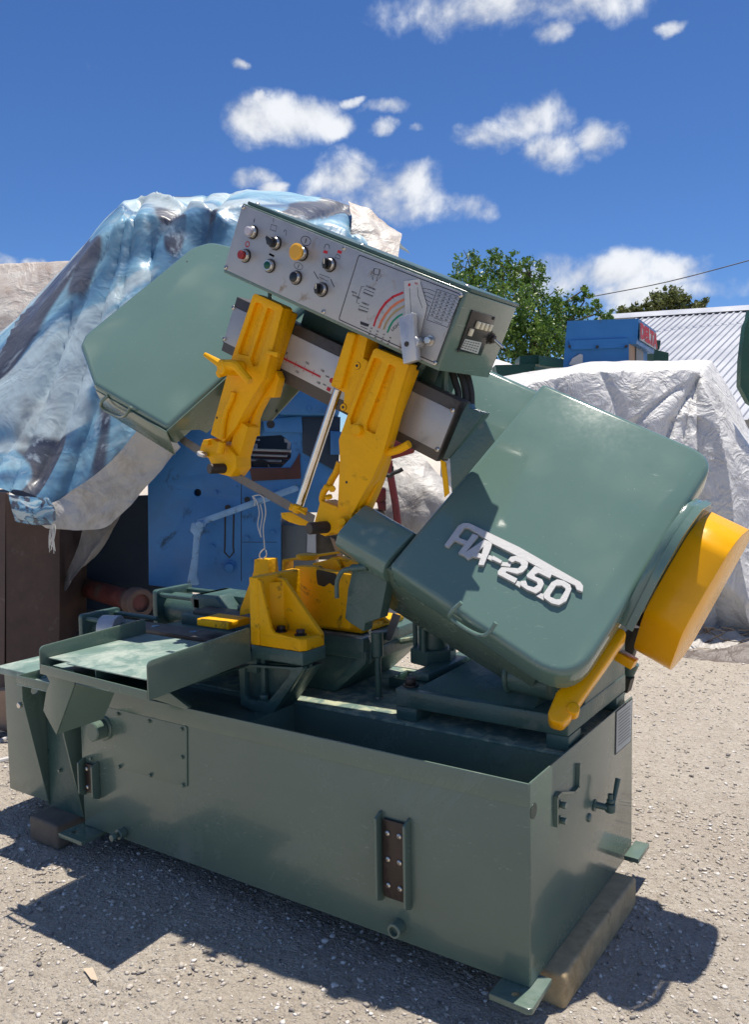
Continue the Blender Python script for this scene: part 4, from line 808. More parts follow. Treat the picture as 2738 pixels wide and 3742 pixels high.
# ---- control box
def panel():
    a0, a1, t0, t1 = -1.035, -.095, .588, .828; yf = .222
    box = one('control_box', saw, 'bx', 'U', a0, a1, t0, t1, yf, .56, 'tank_green', .004, 3, label='long green control box tilted with the saw head')
    one('box_lid', box, 'pl', 'U', [(a0 + .008, t1 + .0005), (a1 + .002, t1 + .0005), (a1 + .002, t1 + .012), (a0 + .008, t1 + .012)], yf + .012, .57, 'cast_green', .003)
    pl_ = one('panel_plate', box, 'pl', 'U', rc([(a0 + .004, t0 + .012), (a1 - .016, t0 + .010), (a1 - .016, t1 - .008), (a0 + .004, t1 - .006)], .003), yf - .004, yf - .0005, 'plate_metal', .0008, label='worn aluminium control panel with symbols and a speed dial')
    yp = yf - .004; U3 = lambda p, d=0: fpt('U', p[0], p[1], yp - d)
    scr = [(-1.022,0.816),(-1.024,0.607),(-0.563,0.813),(-0.562,0.607)] + [(-0.111,0.811),(-0.112,0.606)]
    for p in scr: one('screw', pl_, 'screw', U3(p), (0, -1, 0), .0075)
    for a_ in (a0 + .03, -.53, a1 - .03): one('screw', box, 'screw', fpt('U', a_, t1 + .012, .26), T, .008)
    def ring(m, c, r=.0205, h=.016): m.cy(U3(c), U3(c, .004), r * 1.12, 'dark_steel', 28); m.cy(U3(c, .004), U3(c, h), r, 'screw_steel', 28, r2=r * .9, bev=.002)
    cs = [(-0.949,0.751),(-0.95,0.67),(-0.836,0.747),(-0.833,0.672),(-0.716,0.749),(-0.71,0.671),(-0.594,0.75),(-0.594,0.669)]
    def button(c, mt, r=.0145, h=.03, label=None, dome=True):
        m = MB(); ring(m, c); m.cy(U3(c, .014), U3(c, h), r, mt, 28, bev=.003); m.build('push_button', box, label=label)
    button(cs[0], 'white_plastic', label='white round push button'); button(cs[1], 'red_plastic', label='red round push button')
    button(cs[3], 'green_plastic', .0125, .020, 'green push button in a steel collar'); button(cs[5], 'black_plastic', .0165, .0185, 'black flat push button')
    m = MB(); ring(m, cs[4], .0215); m.cy(U3(cs[4], .014), U3(cs[4], .03), .014, 'black_plastic', 24); m.cy(U3(cs[4], .026), U3(cs[4], .04), .027, 'mushroom_yellow', 36, bev=.006); m.build('mushroom_button', box, label='large yellow mushroom button')
    for c, ang in ((cs[2], 2.6), (cs[6], 1.9), (cs[7], 1.9)):
        m = MB(); ring(m, c); m.cy(U3(c, .012), U3(c, .024), .017, 'black_plastic', 28, bev=.002)
        o = Vector(U3(c, 0)); ca, sa = math.cos(ang), math.sin(ang); fr = (o, A * ca + T * sa, A * -sa + T * ca, -Y)
        if ang > 2.2: m.pl(fr, rc([(-.017, -.006), (.0, -.013), (.022, -.004), (.022, .004), (0, .013), (-.017, .006)], .003), .022, .038, 'black_plastic', .003, 2)
        else: m.pl(fr, [(-.016, -.006), (.016, -.006), (.016, .006), (-.016, .006)], .022, .034, 'black_plastic', .003, 2); m.pl(fr, [(-.002, -.002), (.014, -.002), (.014, .002), (-.002, .002)], .0341, .0346, 'ivory', 0)
        m.build('selector_knob', box, label='black rotary selector knob')
    # printing
    m = MB(); D_ = yp - .0006; I = 'ink'
    def L2(pts, wd=.0011, mt=I, cl=False): m.ribbon('U', pts, wd * 1.6, D_, mt, cl)
    L2([(-0.959,0.795),(-0.958,0.782)], .0016); L2([(-0.879,0.819),(-0.874,0.806)], .001)
    L2(circ(*[(-0.958,0.708)][0], .0085, 18), .002, 'ink_red', True)
    L2([(-0.881,0.797),(-0.855,0.799),(-0.853,0.782),(-0.879,0.781)], .0011, cl=True); L2([(-0.82,0.79),(-0.817,0.798),(-0.809,0.796),(-0.806,0.781)], .001)
    L2([(-0.852,0.707),(-0.829,0.706)], .004); L2([(-0.852,0.707),(-0.829,0.706)], .004)
    c = [(-0.719,0.79)][0]; L2(circ(*c, .021, 26, 0, .014), .0012, I, True); L2([(c[0], c[1] - .006), (c[0], c[1] + .008)], .0018)
    c = [(-0.717,0.708)][0]; L2(circ(*c, .019, 26, 0, .010), .0009, I, True); L2([(c[0], c[1] - .006), (c[0], c[1] + .006)], .0015)
    L2([(-0.638,0.789),(-0.638,0.801),(-0.631,0.806),(-0.623,0.804),(-0.617,0.795)], .0012); m.pl('U', [(-0.635,0.786),(-0.619,0.786),(-0.62,0.777),(-0.638,0.776)], D_, D_ + .0003, 'ink_red', 0)
    L2([(-0.586,0.777),(-0.582,0.789),(-0.567,0.786),(-0.566,0.777)], .0012, cl=True); m.pl('U', [(-0.583,0.802),(-0.566,0.802),(-0.567,0.793),(-0.584,0.793)], D_, D_ + .0003, 'ink_red', 0)
    L2([(-0.649,0.711),(-0.623,0.695)], .0016); L2([(-0.552,0.692),(-0.576,0.71)], .0016); L2([(-0.625,0.711),(-0.581,0.712),(-0.583,0.7),(-0.621,0.702)], .0009, cl=True)
    # dial frame
    L2(rc([(-0.495,0.605),(-0.5,0.811),(-0.11,0.814),(-0.106,0.606)], .008), .0016, I, True)
    for pl2 in ([(-0.428,0.791),(-0.408,0.794),(-0.403,0.777),(-0.427,0.775)], [(-0.434,0.773),(-0.428,0.791),(-0.42,0.757)], [(-0.408,0.794),(-0.396,0.775),(-0.406,0.758)]): L2(pl2, .001, cl=True)
    for q in ([(-0.439,0.722),(-0.4,0.723),(-0.399,0.713),(-0.438,0.713)], [(-0.437,0.67),(-0.4,0.672),(-0.399,0.663),(-0.435,0.66)]):
        L2(q, .0011, cl=True)
        for k in range(7):
            s = k / 7; x = q[3][0] + (q[2][0] - q[3][0]) * s; y = q[3][1] + (q[2][1] - q[3][1]) * s; L2([(x, y), (x + .002, y - .005), (x + .004, y)], .0007)
    L2([(-0.442,0.728),(-0.452,0.727),(-0.451,0.675),(-0.439,0.676)], .001)
    for tx, c, s in (('STANDARD', [(-0.417,0.733)][0], .0075), ('TEETH', [(-0.472,0.7)][0], .0075), ('PATTERN', [(-0.459,0.691)][0], .0075), ('VARIETY', [(-0.417,0.682)][0], .0075)):
        m.text('U', tx, *c, s, D_, I)
    m.pl('U', [(-0.414,0.628),(-0.379,0.63),(-0.379,0.622),(-0.39,0.62),(-0.41,0.619)], D_, D_ + .0003, I, 0); L2([(-0.407,0.614),(-0.379,0.614)], .0012)
    def arc(o_, i_, mt): m.quadband('U', o_, i_, D_, mt)
    arc([(-0.364,0.63),(-0.365,0.654),(-0.361,0.683),(-0.351,0.711),(-0.332,0.737),(-0.302,0.76)], [(-0.357,0.63),(-0.358,0.653),(-0.353,0.681),(-0.343,0.708),(-0.326,0.732),(-0.297,0.755)], 'ink_red')
    arc([(-0.344,0.63),(-0.344,0.654),(-0.338,0.678),(-0.327,0.704),(-0.311,0.725),(-0.29,0.743)], [(-0.336,0.631),(-0.335,0.654),(-0.33,0.676),(-0.319,0.7),(-0.304,0.72),(-0.286,0.737)], 'ink_orange')
    arc([(-0.325,0.633),(-0.325,0.656),(-0.318,0.678),(-0.307,0.7),(-0.281,0.725)], [(-0.319,0.634),(-0.318,0.654),(-0.312,0.676),(-0.3,0.696),(-0.278,0.72)], 'ink_tan')
    arc([(-0.308,0.629),(-0.308,0.649),(-0.303,0.669),(-0.293,0.686),(-0.278,0.701)], [(-0.302,0.63),(-0.301,0.648),(-0.297,0.667),(-0.287,0.683),(-0.274,0.697)], 'ink_green')
    for k in range(4): c = [[(-0.349,0.682)][0], [(-0.341,0.705)][0], [(-0.327,0.73)][0], [(-0.355,0.658)][0]][k]; L2([(c[0] - .006, c[1] + .005), (c[0] + .007, c[1] - .006)], .0012, 'plate_metal')
    m.text('U', 'LIGHT', *[(-0.283,0.657)][0], .014, D_, I, rot=1.0)
    for r in range(3):
        for k, tx in enumerate(('6.3', '8.0', '63', '80')):
            c = [(-0.366,0.622),(-0.289,0.619)]; x = c[0][0] + (c[1][0] - c[0][0]) * k / 3; y = c[0][1] + (c[1][1] - c[0][1]) * k / 3 - .010 * r; m.text('U', tx, x, y, .0062, D_, I)
    # curves right of the pointer
    for k in range(5):
        c = [(-0.241,0.79),(-0.195,0.794)]; L2([(c[0][0], c[0][1] - .0105 * k), ((c[0][0] + c[1][0]) / 2, (c[0][1] + c[1][1]) / 2 - .0102 * k + .002), (c[1][0], c[1][1] - .011 * k)], .0008)
    # table
    tb = [(-0.192,0.803),(-0.108,0.806),(-0.114,0.714),(-0.189,0.711)]; L2(tb, .0012, cl=True)
    for k in range(1, 9):
        t = k / 9.5; a = Vector(tb[0]).lerp(Vector(tb[3]), t); b = Vector(tb[1]).lerp(Vector(tb[2]), t); L2([a, b], .0004)
        for j in range(4):
            c = a.lerp(b, .15 + .22 * j); m.text('U', random.choice(('120', '48', '63', '30', '250', '16')), c.x, c.y + .004, .0062, D_, I)
    c = Vector(tb[3]).lerp(Vector(tb[2]), .5); L2([(c.x - .015, c.y + .004), (c.x + .015, c.y + .004), (c.x + .015, c.y + .012), (c.x - .015, c.y + .012)], .0006, cl=True)
    m.build('printed_markings', pl_, kind='stuff')
    one('acetate_pointer', pl_, 'pl', 'U', [(-0.309,0.789),(-0.26,0.81),(-0.203,0.748),(-0.19,0.658),(-0.262,0.697)], yp - .004, yp - .003, 'acetate', .0003, label='yellowed clear plastic dial pointer')
    m = MB(); q = [(-0.286,0.785),(-0.264,0.796)]; m.pl('U', circ(*q[0], .0045, 10), yp - .0047, yp - .0043, 'ink_red', 0); m.text('U', 'RED', *q[1], .007, yp - .0045, 'ink_red'); m.ribbon('U', [(-0.281,0.776),(-0.247,0.713)], .0012, yp - .0046, 'ink'); m.ribbon('U', [(-0.256,0.788),(-0.243,0.764),(-0.215,0.738)], .0012, yp - .0046, 'ink'); m.build('pointer_print', pl_)
    # handle bar
    hp = [(-0.258,0.688),(-0.217,0.719),(-0.182,0.658),(-0.146,0.598),(-0.186,0.57)]
    m = MB(); m.pl('U', rc(hp, .004), .172, .198, 'alloy', .004, 2); q = [(-0.182,0.641)][0]; m.cy(fpt('U', *q, .175), fpt('U', *q, .218), .017, 'alloy', 20, bev=.003)
    c = [(-0.198,0.628)][0]; m.cy(fpt('U', *c, .1725), fpt('U', *c, .1705), .008, 'dark_steel', 16, hole=.003)
    m.build('speed_handle', box, label='grey alloy handle bar over the dial')
    c = [(-0.154,0.659)][0]; one('bolt', pl_, 'hexb', fpt('U', *c, .218), (0, -1, 0), .012, .02, 'screw_steel')
    # switch plate on the end face
    E_ = a1
    sp = [(0.277,0.783),(0.436,0.781),(0.439,0.656),(0.286,0.657)]
    so = one('switch_plate', box, 'pl', 'E', rc(sp, .004), E_ + .0005, E_ + .006, 'black_plastic', .001)
    rows = [(0.333,0.746),(0.361,0.746),(0.388,0.746),(0.414,0.747)]
    m = MB()
    for p in rows: m.bx('E', p[0] - .008, p[0] + .007, p[1] - .011, p[1] + .011, E_ + .0065, E_ + .016, 'ivory', .0015)
    p = [(0.309,0.72)][0]; m.bx('E', p[0] - .009, p[0] + .009, p[1] - .011, p[1] + .011, E_ + .0065, E_ + .014, 'ivory', .0015); m.build('counter_keys', so)
    st = one('instruction_sticker', so, 'pl', 'E', rc([(0.297,0.697),(0.407,0.697),(0.41,0.66),(0.292,0.665)], .003), E_ + .0063, E_ + .0068, 'sticker', 0)
    q = [(0.3,0.691),(0.401,0.691),(0.403,0.666),(0.293,0.671)]
    m = MB()
    for k in range(4):
        a, b = Vector(q[0]).lerp(Vector(q[3]), k / 3), Vector(q[1]).lerp(Vector(q[2]), k / 3)
        for j in range(6): m.ribbon('E', [a.lerp(b, j / 6), a.lerp(b, j / 6 + .11)], .0028, E_ + .0072, 'ink')
    m.build('sticker_print', st)
    c = [(1.508,0.463,1.756)][0]; c = Vector(c)
    m = MB(); m.hexb(c, A, .014, .012, 'dark_steel'); m.cy(c + A * .01, c + A * .045 + T * -.012 + Y * .01, .004, 'screw_steel', 10, r2=.006, bev=.001); m.build('toggle_switch', so)
    for p in [(1.535,0.423,1.811),(1.485,0.283,1.704),(1.517,0.445,1.773),(1.503,0.443,1.742)]: one('screw', so, 'screw', p, A, .005, 'dark_steel', False)
panel()

# ============================================================ small things round the saw
def timber(name, x0, x1, y0, y1, z0, z1, m_, label, cat='timber block', rot=0):
    m = MB(); bm = bmesh.new(); cx, cy_ = (x0 + x1) / 2, (y0 + y1) / 2
    m.bx('Z', x0 - cx, x1 - cx, y0 - cy_, y1 - cy_, z0, z1, m_, .012, 3)
    c, s = math.cos(rot), math.sin(rot); m.v = [(v[0] * c - v[1] * s + cx + .002 * noise.noise(Vector(v) * 30), v[0] * s + v[1] * c + cy_, v[2] + .003 * noise.noise(Vector(v) * 9)) for v in m.v]
    return m.build(name, None, label, cat)
timber('timber_block', 1.70, 1.892, .10, .72, -.102, .0, 'timber', 'pale sawn timber packed under the right end of the saw', rot=R(-1))
timber('timber_block', -.27, -.09, -.06, .42, -.102, -.004, 'timber_dark', 'grey weathered timber packed under the left end of the saw')
m = MB(); s0 = [(0.672,0.318,1.251),(0.68,0.318,1.197),(0.667,0.318,1.143),(0.669,0.318,1.089),(0.67,0.318,1.064)]
m.tube([s0[0]] + s0[1:], .0022, 'string', 6); lp_ = [(0.585,0.415,1.053),(0.562,0.415,1.033),(0.559,0.415,1.017),(0.576,0.415,1.013),(0.593,0.415,1.027),(0.59,0.415,1.046)]
m.tube(s0[-1:] + lp_, .0024, 'string', 6); m.tube([(0.622,0.314,1.254),(0.64,0.314,1.24),(0.653,0.314,1.197),(0.644,0.314,1.15),(0.659,0.314,1.107),(0.655,0.314,1.132),(0.667,0.314,1.187),(0.659,0.314,1.226)], .0019, 'string', 6); m.tube([(0.621,0.316,1.254),(0.631,0.316,1.236),(0.629,0.316,1.22)], .0017, 'string', 6)
m.tube([(0.622,0.314,1.254),(0.655,0.314,1.26),(0.676,0.314,1.251)], .0019, 'string', 6)
m.build('string', None, 'white string hanging from the blade and looped over the yellow pillar', 'string')
def brick_twig(): pass
# twig and leaf on gravel
m = MB(); m.tube([(x, y, -.094) for x, y in ((.08, -.55), (.13, -.53), (.19, -.545))], .006, 'bark', 6); m.build('twig', None, 'short grey twig lying on the gravel near the lower left', 'twig')
m = MB(); lf = [(0.629,-0.487,-0.092),(0.691,-0.507,-0.092),(0.73,-0.512,-0.092),(0.687,-0.486,-0.092),(0.649,-0.468,-0.092)]; m.raw(lf[:2] + [tuple(Vector(lf[2]) + Vector((0, 0, .012)))] + lf[3:], [[0, 1, 2, 3, 4]], 'leaf_tan'); m.build('dry_leaf', None, 'curled dry tan leaf lying on the gravel', 'leaf')
m = MB(); m.tube([(-1.294,0.319,-0.09),(-1.163,0.33,-0.09),(-1.126,0.393,-0.09),(-1.066,0.491,-0.09)], .014, 'hose_white', 8); m.build('white_hose', None, 'lower of the two white hoses at the far left of the yard', 'hose')
m = MB(); m.tube([(-1.323,0.336,-0.09),(-1.391,0.495,-0.09),(-1.413,0.577,-0.09),(-1.344,0.678,-0.09)], .012, 'hose_white', 8); m.build('white_hose', None, 'upper curving white hose at the far left of the yard', 'hose')
m = MB(); m.tube([(-1.709,0.565,-0.085),(-1.537,0.586,-0.085),(-1.432,0.589,-0.085),(-1.269,0.628,-0.085)], .02, 'cable', 8); m.build('black_cable', None, 'thick black cable on the ground left of the cabinet', 'cable')

# ============================================================ background
BK = Vector((-.52, .85, 0))                      # away from the street side, level
def slab(m, pts, th, mt, vec=None):
    v = (vec or BK) * th; n = len(pts); P_ = [Vector(p) for p in pts]
    m.raw(P_ + [p + v for p in P_], [list(range(n)), [n + i for i in range(n)][::-1]] + [[i, (i + 1) % n, n + (i + 1) % n, n + i] for i in range(n)], mt)
def cr1(p0, p1, p2, p3, u): return .5 * (2 * p1 + (p2 - p0) * u + (2 * p0 - 5 * p1 + 4 * p2 - p3) * u * u + (3 * p1 - p0 - 3 * p2 + p3) * u ** 3)
def patch(name, rows, nu, nv, mt, amp, frq, label, cat, seed=0, parent=None, fold=0.0, thick=.004, foldf=2.2, asp=(1, 1, 1), lin=0, folds=()):
    G_ = [[Vector(p) for p in r] for r in rows]; nr, nc = len(G_), len(G_[0])
    def cr1(p0, p1, p2, p3, u):
        c_ = .5 * (2 * p1 + (p2 - p0) * u + (2 * p0 - 5 * p1 + 4 * p2 - p3) * u * u + (3 * p1 - p0 - 3 * p2 + p3) * u ** 3); return c_.lerp(p1.lerp(p2, u), lin)
    def row(r, u):
        f = u * (nc - 1); i = min(int(f), nc - 2); t = f - i; q = G_[r]; return cr1(q[max(i - 1, 0)], q[i], q[i + 1], q[min(i + 2, nc - 1)], t)
    vs = []
    for j in range(nv + 1):
        f = j / nv * (nr - 1); i = min(int(f), nr - 2); t = f - i
        for k in range(nu + 1):
            u = k / nu; p = cr1(row(max(i - 1, 0), u), row(i, u), row(i + 1, u), row(min(i + 2, nr - 1), u), t); vs.append(p)
    W_ = nu + 1; out = []
    for j in range(nv + 1):
        for k in range(W_):
            p = vs[j * W_ + k]; du = vs[j * W_ + min(k + 1, nu)] - vs[j * W_ + max(k - 1, 0)]; dv = vs[min(j + 1, nv) * W_ + k] - vs[max(j - 1, 0) * W_ + k]
            n_ = du.cross(dv); n_ = n_.normalized() if n_.length > 1e-9 else Vector((0, -1, 0))
            q = Vector((p.x * asp[0], p.y * asp[1], p.z * asp[2])) * frq + Vector((seed, 0, 0))
            h = amp * (1 - 2 * abs(noise.noise(q))) + amp * .5 * (1 - 2.4 * abs(noise.noise(q * 2.3 + Vector((3, 1, 2))))) + amp * .22 * noise.noise(q * 6.1) + amp * .1 * noise.noise(q * 14)
            if fold: h += fold * math.sin(k / nu * foldf * 6.283 * 3 + 2.5 * noise.noise(q * .7)) * (j / nv)
            if folds:
                U_, V_ = k / nu, j / nv
                for a0, b0, a1, b1, wd, hh in folds:
                    dx, dy = a1 - a0, b1 - b0; t_ = max(0, min(1, ((U_ - a0) * dx + (V_ - b0) * dy) / (dx * dx + dy * dy)))
                    dd = math.hypot(U_ - a0 - dx * t_, V_ - b0 - dy * t_) / (wd * (.5 + t_)); h += hh * math.exp(-abs(dd) * 1.2) * math.sin(min(1, t_ * 3 + .3) * 1.57)
            out.append(p + n_ * h)
    m = MB(); fs = [[j * W_ + k, j * W_ + k + 1, (j + 1) * W_ + k + 1, (j + 1) * W_ + k] for j in range(nv) for k in range(nu)]
    m.raw(out, fs, mt, True); o = m.build(name, parent, label, cat, angle=75)
    uv = o.data.uv_layers.new(name='UVMap'); li = np.zeros(len(o.data.loops), dtype=np.int32); o.data.loops.foreach_get('vertex_index', li)
    uu = np.stack([(li % W_) / nu, 1 - (li // W_) / nv], 1).astype(np.float32); uv.data.foreach_set('uv', uu.ravel()); return o
def tarp_print():
    m_ = bpy.data.materials.new('printed_tarp'); m_.use_nodes = True; t = m_.node_tree; t.nodes.clear(); q = NG(t)
    uv = q.n('ShaderNodeUVMap').outputs[0]; geo = q.n('ShaderNodeNewGeometry').outputs['Position']
    wn = q.n('ShaderNodeTexNoise', {'Vector': uv, 'Scale': 3.0, 'Detail': 1.0}).outputs['Color']
    wv = q.n('ShaderNodeVectorMath', {0: uv, 1: q.n('ShaderNodeVectorMath', {0: wn, 1: (.34, .34, .34)}, operation='MULTIPLY').outputs[0]}, operation='ADD').outputs[0]
    m1 = q.n('ShaderNodeMapping', {'Vector': wv, 'Rotation': (0, 0, .35), 'Scale': (7.5, 2.4, 1)}).outputs[0]
    n1 = q.n('ShaderNodeTexNoise', {'Vector': m1, 'Scale': 1.0, 'Detail': 1.5, 'Roughness': .4}).outputs[0]
    m2 = q.n('ShaderNodeMapping', {'Vector': wv, 'Rotation': (0, 0, -.5), 'Scale': (3.0, 9.0, 1), 'Location': (3, 1, 0)}).outputs[0]
    n2 = q.n('ShaderNodeTexNoise', {'Vector': m2, 'Scale': 1.0, 'Detail': 3.0, 'Roughness': .6}).outputs[0]
    blue = q.ramp(n2, [(.3, (.07, .15, .27)), (.45, (.14, .30, .44)), (.6, (.26, .47, .58)), (.75, (.48, .64, .70))])
    dark = q.ramp(n2, [(.35, (.035, .045, .075)), (.6, (.10, .11, .135))])
    c = q.mix(q.n('ShaderNodeMapRange', {0: n1, 1: .48, 2: .52}, interpolation_type='SMOOTHSTEP').outputs[0], blue, dark)
    # soft white blots
    n3 = q.n('ShaderNodeTexNoise', {'Vector': wv, 'Scale': 13.0, 'Detail': 5.0, 'Roughness': .65}).outputs[0]
    c = q.mix(q.n('ShaderNodeMapRange', {0: n3, 1: .58, 2: .68, 3: 0, 4: .6}).outputs[0], c, (.55, .66, .74))
    ln = None and q.n('ShaderNodeTexWave', {'Vector': q.n('ShaderNodeMapping', {'Vector': wv, 'Rotation': (0, 0, .2)}).outputs[0], 'Scale': 3.2, 'Distortion': 2.0, 'Detail': 1.0}, wave_type='BANDS').outputs['Fac']
    n4 = q.n('ShaderNodeTexNoise', {'Vector': q.n('ShaderNodeMapping', {'Vector': wv, 'Rotation': (0, 0, .9), 'Scale': (2.2, 6.0, 1), 'Location': (7, 3, 0)}).outputs[0], 'Scale': 1.0, 'Detail': 2.0}).outputs[0]
    c = q.mix(q.n('ShaderNodeMapRange', {0: n4, 1: .56, 2: .60, 3: 0, 4: .8}).outputs[0], c, (.50, .60, .62))
    c = q.mix(q.n('ShaderNodeMapRange', {0: n4, 1: .36, 2: .40, 3: .7, 4: 0}).outputs[0], c, (.05, .13, .22))
    dn = q.n('ShaderNodeTexNoise', {'Vector': geo, 'Scale': 6.0, 'Detail': 10.0, 'Roughness': .75}).outputs[0]
    c = q.mix(q.n('ShaderNodeMapRange', {0: dn, 1: .5, 2: .72, 3: 0, 4: .5}).outputs[0], c, (.22, .20, .19))
    w1 = q.n('ShaderNodeTexNoise', {'Vector': geo, 'Scale': 4.5, 'Detail': 3.0, 'Roughness': .5, 'Distortion': .6}).outputs[0]
    wb = q.m('ADD', q.m('MULTIPLY', q.m('ABSOLUTE', q.m('SUBTRACT', w1, .5)), -5.0), q.m('MULTIPLY', q.n('ShaderNodeTexNoise', {'Vector': geo, 'Scale': 18.0, 'Detail': 6.0}).outputs[0], .6))
    bp = q.n('ShaderNodeBump', {'Height': wb, 'Strength': .35, 'Distance': .012})
    b = q.n('ShaderNodeBsdfPrincipled', {'Base Color': c, 'Roughness': .38, 'Specular IOR Level': .5, 'Normal': bp.outputs[0]})
    q.n('ShaderNodeOutputMaterial', {0: b.outputs[0]}); MT['printed_tarp'] = m_
tarp_print()
def cloth_mat(name, col, stain, amt, sc_=2.0, bs=1.0):
    m_ = bpy.data.materials.new(name); m_.use_nodes = True; t = m_.node_tree; t.nodes.clear(); q = NG(t)
    geo = q.n('ShaderNodeNewGeometry').outputs['Position']
    n1 = q.n('ShaderNodeTexNoise', {'Vector': geo, 'Scale': sc_, 'Detail': 10.0, 'Roughness': .72, 'Distortion': .8}).outputs[0]
    c = q.mix(q.n('ShaderNodeMapRange', {0: n1, 1: .62 - amt * .25, 2: .75, 3: 0, 4: .85}).outputs[0], col, stain)
    v = q.n('ShaderNodeTexNoise', {'Vector': geo, 'Scale': 7.0, 'Detail': 6.0, 'Roughness': .6}).outputs[0]
    c = q.mix(q.n('ShaderNodeMapRange', {0: v, 1: .4, 2: .7, 3: 0, 4: .25}).outputs[0], c, tuple(x * .75 for x in col))
    wb = q.n('ShaderNodeTexNoise', {'Vector': geo, 'Scale': 11.0, 'Detail': 8.0, 'Roughness': .6, 'Distortion': 1.3}).outputs[0]
    vo = q.n('ShaderNodeTexVoronoi', {'Vector': geo, 'Scale': 6.0, 'Randomness': 1.0}, feature='DISTANCE_TO_EDGE').outputs['Distance']
    w1 = q.n('ShaderNodeTexNoise', {'Vector': geo, 'Scale': 4.0, 'Detail': 4.0, 'Roughness': .55, 'Distortion': .8}).outputs[0]
    hh = q.m('ADD', wb, q.m('MULTIPLY', q.m('ABSOLUTE', q.m('SUBTRACT', w1, .5)), -6.0))
    bp = q.n('ShaderNodeBump', {'Height': hh, 'Strength': .35 * bs, 'Distance': .02})
    b = q.n('ShaderNodeBsdfPrincipled', {'Base Color': c, 'Roughness': .5, 'Normal': bp.outputs[0]})
    q.n('ShaderNodeOutputMaterial', {0: b.outputs[0]}); MT[name] = m_
cloth_mat('white_tarp', (.70, .69, .67), (.3, .27, .23), .3, 2.5, 2.0); cloth_mat('stained_tarp', (.6, .56, .5), (.26, .13, .07), .75, 3.0); cloth_mat('dirty_sheet', (.52, .5, .47), (.2, .16, .13), .5, 5.0); cloth_mat('grey_tail', (.2, .19, .18), (.1, .09, .08), .5, 4.0); cloth_mat('brown_sheet', (.11, .085, .075), (.06, .05, .045), .4)
patch('printed_tarp', [
 [(-3.67,1.85,2.3),(-2.88,2.17,2.68),(-2.43,2.38,3.06),(-1.94,2.6,3.09),(-1.57,2.85,3.19),(-0.95,3.25,3.07),(-0.49,3.3,2.82)],
 [(-2.8,1.32,2.06),(-2.2,1.67,2.73),(-1.9,1.9,3.13),(-1.52,2.15,3.13),(-1.21,2.37,3.19),(-0.6,2.77,3.07),(-0.31,2.82,2.82)],
 [(-2.46,1.11,1.87),(-1.87,1.39,2.53),(-1.51,1.54,2.89),(-1.07,1.71,2.85),(-0.78,1.91,2.9),(-0.33,2.31,2.78),(-0.1,2.45,2.52)],
 [(-2.22,0.95,1.66),(-1.75,1.18,2.08),(-1.33,1.31,2.31),(-0.99,1.54,2.36),(-0.61,1.74,2.4),(-0.25,2.09,2.41),(-0.03,2.29,2.25)],
 [(-2.12,0.88,1.44),(-1.62,0.98,1.61),(-1.24,1.14,1.8),(-0.95,1.34,1.9),(-0.6,1.64,1.97),(-0.23,1.96,2.13),(0.0,2.18,2.08)],
 [(-1.92,0.76,1.28),(-1.5,0.79,1.23),(-1.29,0.93,1.13),(-0.98,1.15,1.39),(-0.79,1.43,1.69),(-0.47,1.72,1.84),(0.04,2.12,1.91)]],
 150, 110, 'printed_tarp', .012, 1.6, 'blue and dark printed tarpaulin draped over the machinery behind the saw', 'tarpaulin', 3, fold=.006, lin=.75, folds=[(.38, .22, .2, .95, .02, .06), (.38, .22, .3, 1, .018, .05), (.38, .22, .05, .9, .025, .05), (.62, .2, .5, .6, .02, .05), (.82, .2, .7, .7, .02, .05), (.82, .22, .92, .8, .02, .04), (.38, .2, .6, .45, .02, -.05), (.55, .2, .4, .5, .018, .05), (.2, .5, .1, 1, .015, .05), (.4, .4, .45, 1, .02, .05), (.1, .3, .0, .7, .02, -.05)])
patch('tarp_underside', [
 [(-1.58,0.76,1.22),(-1.38,0.82,1.15),(-1.18,0.88,1.23),(-1.01,0.99,1.37),(-0.87,1.1,1.56),(-0.77,1.22,1.7)],
 [(-1.5,0.72,1.13),(-1.34,0.79,1.07),(-1.17,0.88,1.11),(-1.02,1.02,1.21),(-0.9,1.15,1.37),(-0.81,1.28,1.51)],
 [(-1.49,0.73,1.06),(-1.34,0.8,1.03),(-1.18,0.89,1.01),(-1.06,1.01,1.03),(-0.92,1.16,1.23),(-0.8,1.31,1.45)]],
 70, 26, 'dirty_sheet', .012, 5.0, 'folded back off-white hem of the printed tarpaulin hanging over the steel post', 'tarpaulin', 8, fold=.01)
patch('hem_corner', [[(-1.52,0.71,1.21),(-1.39,0.75,1.2),(-1.3,0.81,1.19)], [(-1.48,0.7,1.14),(-1.36,0.73,1.12),(-1.25,0.81,1.13)], [(-1.47,0.71,1.06),(-1.36,0.75,1.04),(-1.26,0.82,1.04)]], 30, 24, 'printed_tarp', .01, 5, 'small pale blue folded corner of tarpaulin over the top of the brown post', 'tarpaulin', 5)
m = MB()
for k in range(16):
    x0 = 118 + random.uniform(-6, 6); b_ = Vector([(-1.23,0.79,1.04)][0]) + Vector((random.uniform(-.012, .012), 0, random.uniform(-.01, .01)))
    m.tube([b_, b_ + Vector((random.uniform(-.03, .02), -.01, -.04)), b_ + Vector((random.uniform(-.04, .03), -.01, -.09 - .06 * random.random()))], .0018, 'string', 4, sub=3)
m.build('frayed_strands', None, 'frayed white strands hanging from the tarpaulin corner', 'frayed rope')
